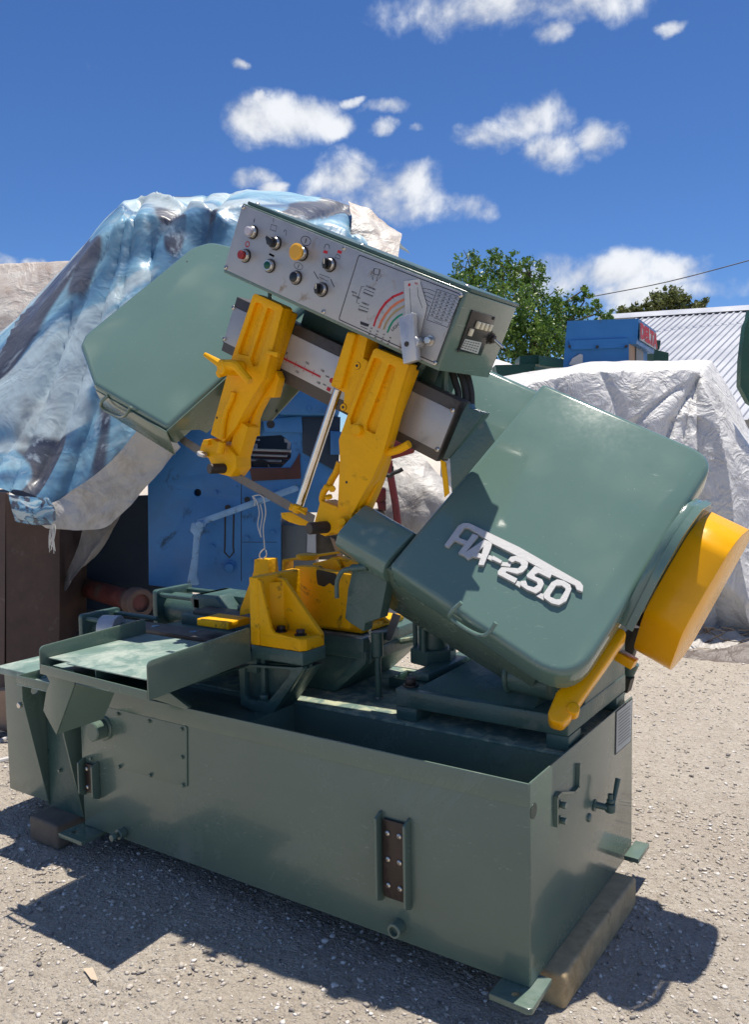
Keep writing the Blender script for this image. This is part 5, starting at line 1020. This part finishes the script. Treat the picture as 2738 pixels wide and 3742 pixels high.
patch('stained_tarp', [
 [(-4.71,2.41,2.89),(-4.44,2.6,2.93),(-4.16,2.78,2.92),(-3.68,2.86,2.87)],
 [(-4.04,2.03,3.0),(-3.79,2.19,3.02),(-3.52,2.37,3.03),(-3.17,2.48,3.01)],
 [(-3.73,1.82,2.52),(-3.5,1.99,2.55),(-3.29,2.13,2.58),(-2.94,2.25,2.63)],
 [(-3.52,1.66,1.79),(-3.29,1.82,1.79),(-3.09,1.96,1.85),(-2.75,2.07,1.94)]], 50, 50, 'stained_tarp', .01, 1.5, 'off-white tarpaulin with rust stains behind the printed one at left', 'tarpaulin', 1, lin=.8)
patch('tarp_end', [[(-0.55,2.62,3.05),(-0.39,2.65,2.96),(-0.2,2.71,2.8)], [(-0.38,2.41,2.86),(-0.26,2.48,2.8),(-0.13,2.56,2.67)], [(-0.3,2.26,2.6),(-0.17,2.34,2.57),(-0.06,2.42,2.51)], [(-0.27,2.2,2.37),(-0.14,2.29,2.37),(-0.04,2.35,2.37)]], 30, 40, 'stained_tarp', .014, 4, 'cream white folded end of tarpaulin behind the control box', 'tarpaulin', 9, lin=.6)
# tarp tail hanging at the post
patch('tarp_tail', [[(-1.48,1.15,0.99),(-1.36,1.17,0.99),(-1.24,1.19,1.03),(-1.19,1.23,1.11)], [(-1.56,1.14,0.82),(-1.46,1.14,0.83),(-1.38,1.14,0.86),(-1.33,1.18,0.88)], [(-1.66,1.11,0.61),(-1.6,1.09,0.62),(-1.53,1.08,0.66),(-1.5,1.11,0.71)]], 24, 24, 'grey_tail', .012, 4, 'dim grey tail of sheeting hanging beside the brown post', 'tarpaulin', 2)
# brown steel post
m = MB(); slab(m, [(-1.83,0.75,1.22),(-1.69,0.81,1.21),(-1.66,0.71,-0.1),(-1.79,0.66,-0.11)], .5, 'rust_brown'); slab(m, [(-1.67,0.8,1.21),(-1.59,1.08,1.0),(-1.56,0.99,-0.22),(-1.63,0.7,-0.2)], .42, 'rust_brown'); m.build('steel_post', None, 'broad dark brown painted steel post at the left edge', 'steel post')
m = MB(); slab(m, [(-1.64,0.6,0.12),(-1.54,0.67,0.13),(-1.53,0.65,-0.09),(-1.63,0.59,-0.09)], .08, 'offcut'); m.build('wood_offcut', None, 'orange brown wooden block at the foot of the brown post', 'wood block')
# blue ironworker
def ironworker():
    D0 = 4.95; root = thing('metal_press', [(-1.01,1.78,0.48)][0], 'old blue steel fabricating press with a lever linkage behind the saw', 'machine')
    fr_o = Vector([(-0.85,1.64,1.14)][0]); e1 = Vector(cr); e2 = Vector((0, 0, 1)); e1.z = 0; e1.normalize(); e3 = e2.cross(e1) * -1
    e3 = Vector((-e1.y, e1.x, 0)); fr = (fr_o, e1, e2, e3)
    def pp(pts, dd=0):
        o_ = []
        for x, y in pts:
            r_ = Vector(cr) * ((x * 1.65738 - 1369) / 3050) - Vector(cu) * ((y * 1.65738 - 1871) / 3050) + Vector(cf); s = (fr_o + e3 * dd - cam.location).dot(e3) / r_.dot(e3); h = cam.location + r_ * s - fr_o
            o_.append((h.dot(e1), h.dot(e2)))
        return o_
    cam.location = cam.matrix_world.translation
    z5 = lambda pts: [((700 + x / 2.7533) * .60336, (1400 + y / 2.7533) * .60336) for x, y in pts]
    m = MB(); m.pl(fr, pp([(325, 1065), (390, 930), (620, 905), (745, 905), (745, 1010), (700, 1130), (618, 1130), (618, 1325), (327, 1290)]), 0, .06, 'machine_blue', .004, holes=[rc(pp(z5([(480, 545), (900, 520), (1000, 600), (1000, 750), (900, 850), (470, 850)])), .02, 3)[::1], circ(*pp([(435, 1086)])[0], .022, 16)])
    body = m.build('front_plate', root)
    m = MB()
    m.pl(fr, pp([(327, 1065), (618, 1060), (618, 1325), (327, 1290)]), .062, .75, 'shaded_blue', 0); m.build('inner_body', root)
    m = MB(); m.pl(fr, pp([(325, 1120), (300, 1100), (80, 1110), (80, 1440), (325, 1440)]), .45, .5, 'shaded_blue', 0); m.build('shade_backdrop', root)  # dark backdrop added to stand in for the shade under the tarpaulin
    o_ = one('top_flange', root, 'pl', fr, pp(z5([(690, 85), (1100, 70), (1500, 210), (1480, 330), (900, 325), (780, 200)])), -.06, .02, 'machine_blue', .012, 3)
    one('red_band', root, 'pl', fr, pp(z5([(470, 855), (1000, 850), (1090, 700), (1100, 960), (610, 985), (590, 880)])), -.008, -.001, 'dark_red', .002)
    one('upper_arm', root, 'pl', fr, pp(z5([(720, 370), (1110, 330), (1120, 500), (740, 490)]), .0), -.02, -.001, 'machine_blue', .004)
    one('recess_shade_plate', root, 'pl', fr, pp(z5([(1112, 340), (1500, 340), (1480, 900), (1120, 700)])), -.012, -.002, 'shaded_blue', .002)  # flat plate on the face, its dark colour replaces the recess's shade
    one('blue_block', root, 'pl', fr, pp(z5([(1400, 480), (1510, 490), (1500, 720), (1400, 720)])), -.04, -.013, 'machine_blue', .003)
    one('yellow_wood', root, 'pl', fr, pp(z5([(560, 340), (700, 370), (690, 530), (575, 545)])), -.03, -.009, 'worn_yellow', .003, label='yellow painted strip')
    for c in z5([(800, 415)]) + z5([(370, 1250)]) + z5([(565, 1170)]):
        one('bore', root, 'pl', fr, circ(*pp([c])[0], .024 if c[1] > 925 and c[1] < 940 else .018 if c[0] < 560 else .006, 14), -.0225, -.0208, 'ink', 0)
    for c in z5([(1190, 262), (1350, 280)]): one('bolt', root, 'cy', fpt(fr, *pp([c])[0], -.06), fpt(fr, *pp([c])[0], -.075), .012, 'machine_blue', 12)
    # handle slot and bar
    b0 = pp(z5([(55, 1400), (140, 1395), (1090, 1080), (1080, 1010), (150, 1330)]))
    arm = one('lever_arm', root, 'pl', fr, rc(pp(z5([(90, 1360), (140, 1345), (1075, 1010), (1100, 1070), (170, 1400), (110, 1420)])), .01), -.12, -.09, 'link_blue', .004)
    one('lever_link', root, 'pl', fr, rc(pp(z5([(55, 1380), (140, 1370), (165, 1440), (130, 1560), (105, 1900), (130, 1990), (20, 1990), (15, 1940), (60, 1700), (75, 1500), (40, 1460)])), .012), -.16, -.13, 'link_blue', .006)
    one('pivot_pin', arm, 'cy', fpt(fr, *pp(z5([(140, 1400)]))[0], -.09), fpt(fr, *pp(z5([(140, 1400)]))[0], -.19), .022, 'link_blue', 18, bev=.004)
    m = MB(); sl = pp(z5([(338, 1320), (335, 1640), (330, 1700), (380, 1755), (425, 1700), (418, 1640), (425, 1320)])); m.ribbon(fr, sl, .010, -.0015, 'ink'); m.build('slot_outline', root)
    m = MB(); m.hexb(fpt(fr, *pp(z5([(385, 1850)]))[0], -.001), -e3, .03, .035, 'machine_blue'); m.build('bolt', root)
    for c in z5([(560, 1560), (210, 1640), (820, 1500), (860, 1100), (240, 1100), (640, 1800), (820, 1800)]): one('bolt', root, 'cy', fpt(fr, *pp([c])[0], -.001), fpt(fr, *pp([c])[0], -.012), .012, 'machine_blue', 12)
    m = MB(); m.ribbon(fr, pp(z5([(500, 1010), (500, 1990)])), .004, -.0012, 'ink'); m.ribbon(fr, pp(z5([(500, 1600), (860, 1600)])), .003, -.0012, 'ink'); m.build('panel_seam', root)
    # things seen in the opening
    m = MB(); m.pl(fr, pp(z5([(430, 500), (1050, 500), (1050, 880), (430, 880)]), .9), .9, .92, 'shaded_blue', 0); m.build('inner_back', root)
    m = MB()
    for q in ([(490, 600), (655, 610), (655, 660), (560, 690), (495, 690)], [(930, 555), (995, 570), (985, 665), (960, 660), (965, 600), (935, 595)], [(570, 560), (680, 560), (680, 580), (610, 575)]): m.pl(fr, pp(z5(q), .3), .3, .32, 'old_paint_white', 0)
    m.build('white_rags', root)
    m = MB()
    for y, x0, x1 in ((670, 560, 1000), (690, 600, 990), (720, 575, 960), (770, 500, 900), (740, 640, 1000), (790, 560, 980)):
        q = pp(z5([(x0, y), (x1, y + 15)]), .2); m.tube([fpt(fr, *q[0], .2), fpt(fr, *q[1], .2)], .009, random.choice(('alloy', 'dark_red', 'rust_brown')), 6, smoothpath=False)
    q = pp(z5([(690, 850)]), .15)[0]; m.cy(fpt(fr, *q, .2), fpt(fr, *q, .15), .05, 'rubber', 20); m.build('steel_rods', root)
    return fr, pp, z5
IW = ironworker()
def bg_small():
    fr, pp, z5 = IW
    m = MB(); m.pl(fr, pp(z5([(885, 1420), (1245, 1440), (1250, 2100), (880, 2100)]), .1), .1, .4, 'cabinet_grey', .008); o = m.build('grey_cabinet', None, 'plain grey steel cabinet standing right of the blue press', 'cabinet')
    one('label_strip', o, 'pl', fr, pp(z5([(1165, 1515), (1250, 1518), (1250, 1710), (1160, 1700)]), .09), .092, .099, 'old_paint_white', 0, label='worn white label')
    p5 = lambda pts: [((1150 + x / 2.065) * .60336, (1200 + y / 2.065) * .60336) for x, y in pts]
    m = MB(); m.pl(fr, pp(p5([(600, 830), (760, 870), (740, 940), (560, 990), (540, 900)])), -.2, .2, 'machine_red', .01); m.pl(fr, pp(p5([(430, 1200), (540, 1210), (540, 1300), (470, 1320), (430, 1280)]), 0), 0, .2, 'machine_red', .008); m.pl(fr, pp(p5([(470, 1310), (540, 1310), (540, 1380), (480, 1365)]), 0), 0, .18, 'machine_red', .006)
    m.pl(fr, pp(p5([(490, 990), (520, 960), (470, 1180), (440, 1200)]), 0), .0, .05, 'machine_red', .004)
    m.build('red_machine_part', None, 'dull red cast machine part seen between the arm and the saw head', 'machine part')
    m = MB(); m.tube([fpt(fr, *q, -.12) for q in pp(p5([(560, 1000), (575, 1120), (600, 1260), (620, 1400), (640, 1600), (650, 1680)]), -.12)], .022, 'machine_red', 10); m.build('red_hose', None, 'ribbed dark red hose hanging in front of the pale sheeting', 'hose')
    m = MB(); m.tube([fpt(fr, *q, -.3) for q in pp(p5([(510, 1010), (505, 1080), (560, 1110), (600, 1090), (640, 1075), (665, 1060)]), -.3)], .012, 'rubber', 8); m.tube([fpt(fr, *q, -.28) for q in pp(p5([(560, 990), (530, 1040), (520, 1090), (580, 1120), (590, 1040)]), -.28)], .006, 'rubber', 6); m.build('black_cable', None, 'coiled black cable with a hook end beside the red part', 'cable')
    m = MB(); m.pl(fr, pp(p5([(515, 1510), (600, 1485), (640, 1610), (650, 1700), (560, 1600)]), -.1), -.1, .1, 'offcut', .004); m.build('timber_offcut', None, 'pale cut timber end poking up behind the blade guard', 'wood offcut')
    m = MB(); m.pl(fr, pp(p5([(280, 1400), (520, 1370), (640, 1700), (300, 1800)]), .05), .06, .3, 'timber_dark', .01); m.build('scrap_board', None, 'grey brown scrap board leaning behind the right guide arm', 'board')
    m = MB(); m.pl(fr, pp(z5([(1255, 1440), (1490, 1480), (1520, 1780), (1255, 1780)]), .2), .21, .3, 'timber_dark', .006); m.pl(fr, pp(z5([(1395, 1540), (1440, 1560), (1530, 1740), (1480, 1760)]), .2), .15, .2, 'offcut', .004); m.build('scrap_board', None, 'weathered grey boards stacked beside the grey cabinet', 'board')
    # red flanged pipe
    a, b = [Vector(q) for q in [(-2.16,1.5,0.57),(-1.07,1.21,0.57)]]
    m = MB(); m.cy(a, b, .06, 'rust_red', 28); d = (b - a).normalized(); m.cy(b - d * .07, b + d * .02, .085, 'rust_brown', 32, bev=.008, hole=.052); m.build('red_pipe', None, 'rusty red steel pipe with an open flanged end', 'pipe')
    # dark earth heap
    patch('soil_heap', [[(-2.08,1.3,0.43),(-1.72,1.54,0.44),(-1.35,1.79,0.45),(-0.86,2.12,0.44)], [(-1.81,1.11,0.32),(-1.47,1.34,0.32),(-1.12,1.57,0.31),(-0.66,1.88,0.3)], [(-1.54,0.91,0.18),(-1.22,1.13,0.17),(-0.89,1.35,0.17),(-0.46,1.64,0.16)]], 50, 30, 'soil', .03, 4, 'low heap of dark soil under the red pipe', 'soil')
bg_small()
# white tarp at the right over a machine
WT = 'white_tarp'
patch('white_tarp', [
 [(-1.05,4.96,1.92),(-0.6,5.27,2.03),(-0.06,5.64,2.17),(0.52,6.03,2.16),(0.94,6.31,2.15),(1.31,6.26,1.49),(1.62,6.18,0.92)],
 [(-0.94,4.67,1.98),(-0.51,4.97,2.07),(0.05,5.35,2.17),(0.6,5.72,2.17),(1.01,6.0,2.16),(1.36,5.93,1.53),(1.67,5.85,0.98)],
 [(-0.58,3.93,1.79),(-0.22,4.18,1.87),(0.27,4.52,2.02),(0.76,4.85,2.03),(1.14,5.1,2.0),(1.46,5.14,1.41),(1.76,5.17,0.88)],
 [(-0.54,3.81,1.52),(-0.2,4.04,1.55),(0.26,4.39,1.61),(0.73,4.61,1.6),(1.18,4.86,1.69),(1.52,5.03,1.06),(1.78,5.04,0.58)],
 [(-0.52,3.73,1.03),(-0.16,3.96,1.06),(0.29,4.33,1.08),(0.77,4.47,1.08),(1.2,4.71,1.17),(1.52,4.87,0.58),(1.8,4.91,0.32)],
 [(-0.49,3.63,0.4),(-0.13,3.87,0.43),(0.32,4.24,0.45),(0.81,4.38,0.46),(1.22,4.6,0.53),(1.54,4.79,0.21),(1.82,4.79,0.1)],
 [(-0.47,3.54,-0.11),(-0.13,3.86,-0.1),(0.32,4.25,-0.09),(0.72,4.67,-0.1),(1.22,4.91,-0.1),(1.51,4.98,-0.09),(1.79,5.05,-0.09)]],
 160, 160, WT, .016, 1.3, 'large white tarpaulin pulled taut over a machine at right', 'tarpaulin', 12, fold=.008, lin=.8, folds=[(.66, .34, .5, .8, .02, .09), (.66, .34, .58, .95, .02, .08), (.66, .34, .36, .62, .022, .08), (.66, .34, .42, .55, .015, -.06), (.66, .36, .72, 1, .03, .1), (.4, .34, .5, .55, .02, .06), (.66, .36, .85, .9, .025, -.08), (.3, .36, .36, .8, .02, .05), (.5, .5, .62, .72, .02, .06), (.45, .7, .6, .62, .015, -.05)])
patch('grey_sheet', [
 [(-0.42,2.75,1.51),(-0.26,2.85,1.46),(-0.06,2.85,1.3),(0.07,2.92,1.14),(0.2,3.0,1.02)],
 [(-0.3,2.56,1.16),(-0.12,2.61,1.16),(0.05,2.66,1.13),(0.17,2.74,1.04),(0.29,2.81,0.92)],
 [(-0.28,2.48,0.81),(-0.09,2.55,0.81),(0.08,2.6,0.79),(0.2,2.67,0.73),(0.32,2.74,0.64)],
 [(-0.24,2.39,0.24),(-0.05,2.46,0.25),(0.12,2.52,0.26),(0.24,2.59,0.26),(0.35,2.67,0.25)]], 60, 70, 'dirty_sheet', .02, 2, 'grubby white sheeting seen between the guide arm and the right cover', 'tarpaulin', 20)
patch('crumpled_sheet', [[(0.82,4.83,-0.0),(1.08,4.94,-0.02),(1.34,4.99,-0.05),(1.65,5.08,-0.05)], [(0.91,4.52,-0.03),(1.16,4.58,-0.04),(1.4,4.67,-0.04),(1.69,4.87,-0.02)], [(0.93,4.33,-0.09),(1.23,4.31,-0.1),(1.46,4.4,-0.1),(1.72,4.64,-0.08)]], 80, 36, 'dirty_sheet', .03, 6, 'crumpled dirty white sheeting on the ground at right', 'sheeting', 31)
patch('brown_sheet', [[(0.98,4.27,-0.06),(1.25,4.21,-0.05),(1.45,4.28,-0.03),(1.74,4.49,0.06)], [(0.98,4.2,-0.08),(1.27,4.12,-0.08),(1.5,4.17,-0.08),(1.77,4.32,-0.04)], [(0.96,4.21,-0.1),(1.28,4.07,-0.1),(1.52,4.09,-0.1),(1.79,4.18,-0.1)]], 40, 14, 'brown_sheet', .008, 5, 'dark brown plastic edge curled up in front of the crumpled sheeting', 'sheeting', 33)
m = MB()
for k in range(14):
    a = Vector([(1.44,4.47,0.02)][0]) + Vector((random.uniform(-.22, .2), random.uniform(-.05, .05), random.uniform(-.04, .05))); m.tube([a, a + Vector((random.uniform(-.12, .1), 0, random.uniform(-.05, .05))), a + Vector((random.uniform(-.2, .2), 0, random.uniform(-.06, .07)))], .004, 'bark', 5, sub=3)
m.build('dry_twigs', None, 'tangle of dry twigs on the crumpled sheeting', 'twigs')
m = MB(); q = [(1.36,2.38,0.18)]
# DELTA box, green machines
def delta():
    root = thing('machine_head', [(-0.06,6.19,2.21)][0], 'bright blue box-shaped machine with a red-lettered sign above the white tarpaulin', 'machine')
    f = [(-0.28,5.84,2.62),(0.29,6.22,2.63),(0.28,6.19,2.39),(0.22,6.15,2.39),(0.22,6.13,2.14),(-0.3,5.78,2.16),(-0.29,5.81,2.4)]
    bk = [(0.18,7.23,2.67)][0]; vec = Vector(bk) - Vector(f[1]); vec.z = 0
    m = MB(); slab(m, f, 1, 'delta_blue', vec); m.build('housing', root)
    P4 = Vector(f[1]); ex = vec.normalized(); fr = (P4, ex, Vector((0, 0, 1)), ex.cross(Vector((0, 0, 1)))); Lh = vec.length; hgt = (Vector(f[1]) - Vector(f[2])).length
    m = MB(); m.bx(fr, Lh * .04, Lh * .97, -hgt * .82, -hgt * .14, .002, .012, 'old_paint_white', 0); si = m.build('name_sign', root, label='pale sign with red capital letters')
    m = MB(); m.text(fr, 'DELTA', Lh * .5, -hgt * .49, hgt * .78, .016, 'ink_red', sxx=Lh / (hgt * .78) / 3.1, bold=.012); m.build('lettering', si)
    m = MB(); pz = [(-0.26,5.82,2.43),(0.22,6.14,2.44),(0.21,6.12,2.35),(0.12,6.06,2.35),(-0.23,5.82,2.34)]; slab(m, pz, -.012, 'delta_blue'); pn = m.build('access_panel', root)
    for c in [(-0.24,5.79,2.37),(-0.02,5.94,2.36),(0.21,6.09,2.36)]: one('screw', pn, 'cy', c, Vector(c) + Vector((.01, -.02, 0)), .014, 'ink', 10)
    m = MB(); slab(m, [(-0.22,5.82,2.26),(-0.16,5.86,2.3),(-0.14,5.88,2.29),(-0.14,5.87,2.19),(-0.25,5.8,2.2)], -.004, 'old_paint_white'); m.build('torn_label', root)
    v2 = vec * .9; g0 = Vector([(0.22,6.15,2.39)][0]); g1 = g0 + v2 * .85; dn = Vector((0, 0, -.75))
    m = MB(); m.raw([g0, g1, g1 + dn, g0 + dn, g0 + BK * .3, g1 + BK * .3, g1 + BK * .3 + dn, g0 + BK * .3 + dn], [[0, 1, 2, 3], [4, 7, 6, 5], [0, 4, 5, 1], [2, 6, 7, 3], [1, 5, 6, 2], [0, 3, 7, 4]], 'offcut')
    m.build('lower_column', root, label='orange brown lower column')
    nn = Vector((fr[3])); m = MB(); a = g0.lerp(g1, .4) + nn * .004; b = g0.lerp(g1, .85) + nn * .004; m.raw([a, b, b + dn, a + dn, a + nn * .01, b + nn * .01, b + nn * .01 + dn, a + nn * .01 + dn], [[0, 1, 2, 3], [4, 5, 6, 7], [0, 1, 5, 4], [3, 2, 6, 7], [0, 4, 7, 3], [1, 5, 6, 2]], 'cabinet_grey'); m.build('window_panel', root)
    m = MB(); slab(m, [(0.08,7.51,2.46),(0.09,7.52,2.47),(0.22,7.6,2.43),(0.22,7.59,2.3),(0.08,7.5,2.3)], .5, 'field_green'); slab(m, [(0.04,7.74,2.6),(0.09,7.77,2.59),(0.08,7.75,2.49),(0.04,7.73,2.49)], .3, 'field_green'); m.build('green_machine', None, 'small dark green machine behind the right side of the blue box', 'machine')
    m = MB(); slab(m, [(-0.98,6.31,2.38),(-0.81,6.43,2.39),(-0.81,6.42,2.29),(-0.98,6.3,2.29)], .4, 'field_green'); slab(m, [(-0.77,6.33,2.37),(-0.56,6.47,2.33),(-0.55,6.46,2.23),(-0.76,6.33,2.27)], .4, 'pale_green')
    slab(m, [(-1.06,5.88,2.26),(-0.72,6.11,2.26),(-0.72,6.1,2.1),(-1.03,5.89,2.1)], .4, 'field_green'); slab(m, [(-0.68,6.02,2.23),(-0.44,6.17,2.19),(-0.44,6.16,2.08),(-0.67,6.01,2.09)], .4, 'pale_green'); m.build('green_container', None, 'low dark and pale green metal containers left of the blue box', 'container')
    m = MB(); slab(m, [(1.43,5.27,2.4),(1.44,5.28,2.47),(1.63,5.41,2.5),(1.65,5.35,1.57),(1.45,5.23,1.74),(1.39,5.2,1.87),(1.39,5.22,2.08),(1.41,5.25,2.34)], .08, 'field_green'); m.build('green_column', None, 'tall dark green rounded machine column at the right edge', 'machine')
    patch('tarp_scrap', [[(-1.47,6.59,2.42),(-1.37,6.66,2.41),(-1.25,6.73,2.35)], [(-1.35,6.3,2.34),(-1.24,6.38,2.32),(-1.12,6.45,2.27)], [(-1.3,6.2,2.2),(-1.19,6.27,2.18),(-1.08,6.35,2.18)]], 16, 12, WT, .02, 3, 'scrap of white sheeting left of the green containers', 'tarpaulin', 41)
delta()
# shed with ribbed white roof
def shed():
    rl, rr, ra_, rb_, rc_ = [Vector(q) for q in [(-1.51,12.34,3.59),(0.4,12.4,3.52),(0.13,12.34,3.48),(-0.19,9.48,2.28),(-2.14,12.28,3.6)]]
    e = (rr - rl).normalized(); sl = (rb_ - ra_); Ls = sl.length * 1.5; sl.normalize(); W_ = (rr - rl).length + 1.5; rr = rl + e * W_; nrm = e.cross(sl).normalized(); nrm = nrm if nrm.z > 0 else -nrm
    root = thing('shed', tuple(rl.lerp(rr, .5) - ZZ * 2.5), 'long low shed with a white ribbed sheet metal roof at right', 'building')
    m = MB(); nseg = int(W_ / .1); vs = []; fs = []
    prof = [(0, 0), (.04, 0), (.05, .02), (.07, .02), (.08, 0)]
    for k in range(nseg):
        for px_, pz_ in prof:
            b = rl + e * (k * .1 + px_) + nrm * pz_; vs += [b, b + sl * Ls]
    n = len(vs) // 2; fs = [[2 * i, 2 * i + 2, 2 * i + 3, 2 * i + 1] for i in range(n - 1)]
    m.raw(vs, fs, 'roof_white'); rf = m.build('roof', root)
    m = MB(); c = nrm * .03; rl0 = rl; rl = rc_; m.raw([rl + c - sl * .14, rr + c - sl * .14, rr + c + sl * .16, rl + c + sl * .16, rl - sl * .14 - ZZ * .1, rr - sl * .14 - ZZ * .1], [[0, 1, 2, 3], [0, 4, 5, 1]], 'roof_white'); m.build('ridge_cap', rf); rl = rl0
    m = MB(); b0 = rl + sl * (Ls - .3); b1 = rr + sl * (Ls - .3); m.raw([b0, b1, Vector((b1.x, b1.y, -.1)), Vector((b0.x, b0.y, -.1))], [[0, 1, 2, 3]], 'roof_white'); m.build('wall', root)
shed()
m = MB(); cb = [Vector(q) for q in [(-2.66,10.97,3.64),(-2.06,11.02,3.74),(-0.85,11.6,3.95),(0.42,11.88,4.19)]]; m.tube(cb, .008, 'cable', 6); m.build('overhead_cable', None, 'thin dark overhead cable crossing the sky at right', 'cable')
# trees
def leafmat(name, c0, c1, c2):
    m_ = bpy.data.materials.new(name); m_.use_nodes = True; t = m_.node_tree; t.nodes.clear(); q = NG(t)
    at = q.n('ShaderNodeAttribute', attribute_name='tint').outputs['Fac']; c = q.ramp(at, [(0, c0), (.55, c1), (1, c2)])
    b = q.n('ShaderNodeBsdfPrincipled', {'Base Color': c, 'Roughness': .45}); tr = q.n('ShaderNodeBsdfTranslucent', {0: c}); mx = q.n('ShaderNodeMixShader', {0: .3, 1: b.outputs[0], 2: tr.outputs[0]})
    q.n('ShaderNodeOutputMaterial', {0: mx.outputs[0]}); MT[name] = m_
leafmat('leaf_green', (.05, .11, .018), (.10, .2, .03), (.26, .36, .06)); leafmat('leaf_olive', (.08, .10, .03), (.14, .17, .05), (.22, .24, .09))
def tree(name, base, clumps, n, ls, mt, label, group=None, trunk_h=2):
    root = thing(name, tuple(base), label, 'tree', group); base = Vector(base); vs = []; fs = []; tint = []
    tm = MB(); top = Vector((sum(c[0].x for c in clumps) / len(clumps), sum(c[0].y for c in clumps) / len(clumps), min(c[0].z for c in clumps) - .2))
    tm.tube([base, base.lerp(top, .5) + Vector((.1, 0, 0)), top], .13, 'bark', 8, rf=lambda u: 1 - .35 * u)
    for c, r in clumps:
        mid = top.lerp(c, .5) + Vector((random.uniform(-.2, .2), random.uniform(-.2, .2), .1)); tm.tube([top, mid, c], .032, 'bark', 6, rf=lambda u: 1 - .7 * u, sub=4)
        for k in range(6):
            d = Vector(rng.normal(size=3)).normalized() * r * random.uniform(.7, 1.05); d.z = abs(d.z) * .7 + d.z * .3; tm.tube([c, c + d * .5 + Vector((0, 0, .05)), c + d], .011, 'bark', 5, rf=lambda u: 1 - .75 * u, sub=3) if k < 3 else None
    tm.build('trunk', root)
    tot = sum(c[1] ** 2 for c in clumps)
    for c, r in clumps:
        k_ = int(n * r * r / tot); nsub = max(int(k_ / 26), 3)
        for s in range(nsub):
            d = Vector(rng.normal(size=3)).normalized(); sc2 = c + d * r * random.uniform(.35, 1.0) ** .8; sr = r * random.uniform(.10, .24); tn = random.random()
            for i in range(26):
                p = sc2 + Vector(rng.normal(size=3)) * sr * .6; a = Vector(rng.normal(size=3)).normalized(); b = a.orthogonal().normalized(); b.rotate(Matrix.Rotation(random.uniform(0, 6.28), 3, a)); s_ = ls * random.uniform(.6, 1.25); c2 = a.cross(b)
                q = len(vs); vs += [p - b * s_, p + c2 * s_ * .42 + a * s_ * .1, p + b * s_, p - c2 * s_ * .42 + a * s_ * .1]; fs.append([q, q + 1, q + 2, q + 3]); tint += [min(max(tn * .6 + random.random() * .4, 0), 1)] * 4
    m = MB(); m.raw(vs, fs, mt, False); o = m.build('crown', root); at = o.data.attributes.new('tint', 'FLOAT', 'POINT'); at.data.foreach_set('value', tint)
def CLP(l): return [(Vector(p), r) for p, r in l]
t1 = [(-2.92,9.01,3.95),(-2.63,9.46,4.05),(-2.25,9.57,3.89),(-2.84,8.78,3.46),(-2.35,8.85,3.29),(-2.09,9.52,3.41),(-1.89,9.89,3.37),(-3.13,8.85,3.69),(-2.44,8.75,2.85),(-2.05,9.26,2.93),(-1.66,10.18,3.55),(-1.59,10.58,3.42),(-2.96,8.66,2.98),(-2.54,9.73,3.75),(-1.69,10.18,3.71),(-1.83,9.9,3.04),(-1.51,10.87,3.38)]
tree('citrus_tree', (t1[4][0], t1[4][1], -.1), [(Vector(p), r) for p, r in zip(t1, [.32, .3, .27, .4, .5, .4, .3, .22, .5, .5, .2, .2, .4, .36, .1, .42, .16])], 24000, .032, 'leaf_green', 'bushy citrus tree with glossy leaves rising behind the control box')
t2 = [(-3.82,23.03,5.57),(-3.49,23.24,5.44),(-4.09,22.84,5.37),(-3.73,23.07,5.31)]
tree('distant_tree', (t2[0][0], t2[0][1], -.1), [(Vector(p), r) for p, r in zip(t2, [.42, .42, .35, .6])], 3200, .07, 'leaf_olive', 'olive green distant tree top showing highest above the shed ridge', 'distant trees above the shed')
t3 = [(-3.0,23.56,5.36),(-3.16,23.44,5.2)]
tree('distant_tree', (t3[0][0], t3[0][1], -.1), [(Vector(p), r) for p, r in zip(t3, [.28, .35])], 1400, .07, 'leaf_olive', 'small olive tree top at the right end above the shed ridge', 'distant trees above the shed')
t4 = [(-4.57,22.5,5.23),(-4.79,22.35,5.1),(-4.3,22.68,5.16)]
tree('distant_tree', (t4[0][0], t4[0][1], -.1), [(Vector(p), r) for p, r in zip(t4, [.3, .35, .3])], 1800, .07, 'leaf_olive', 'low olive tree top between the citrus tree and the tallest distant tree', 'distant trees above the shed')
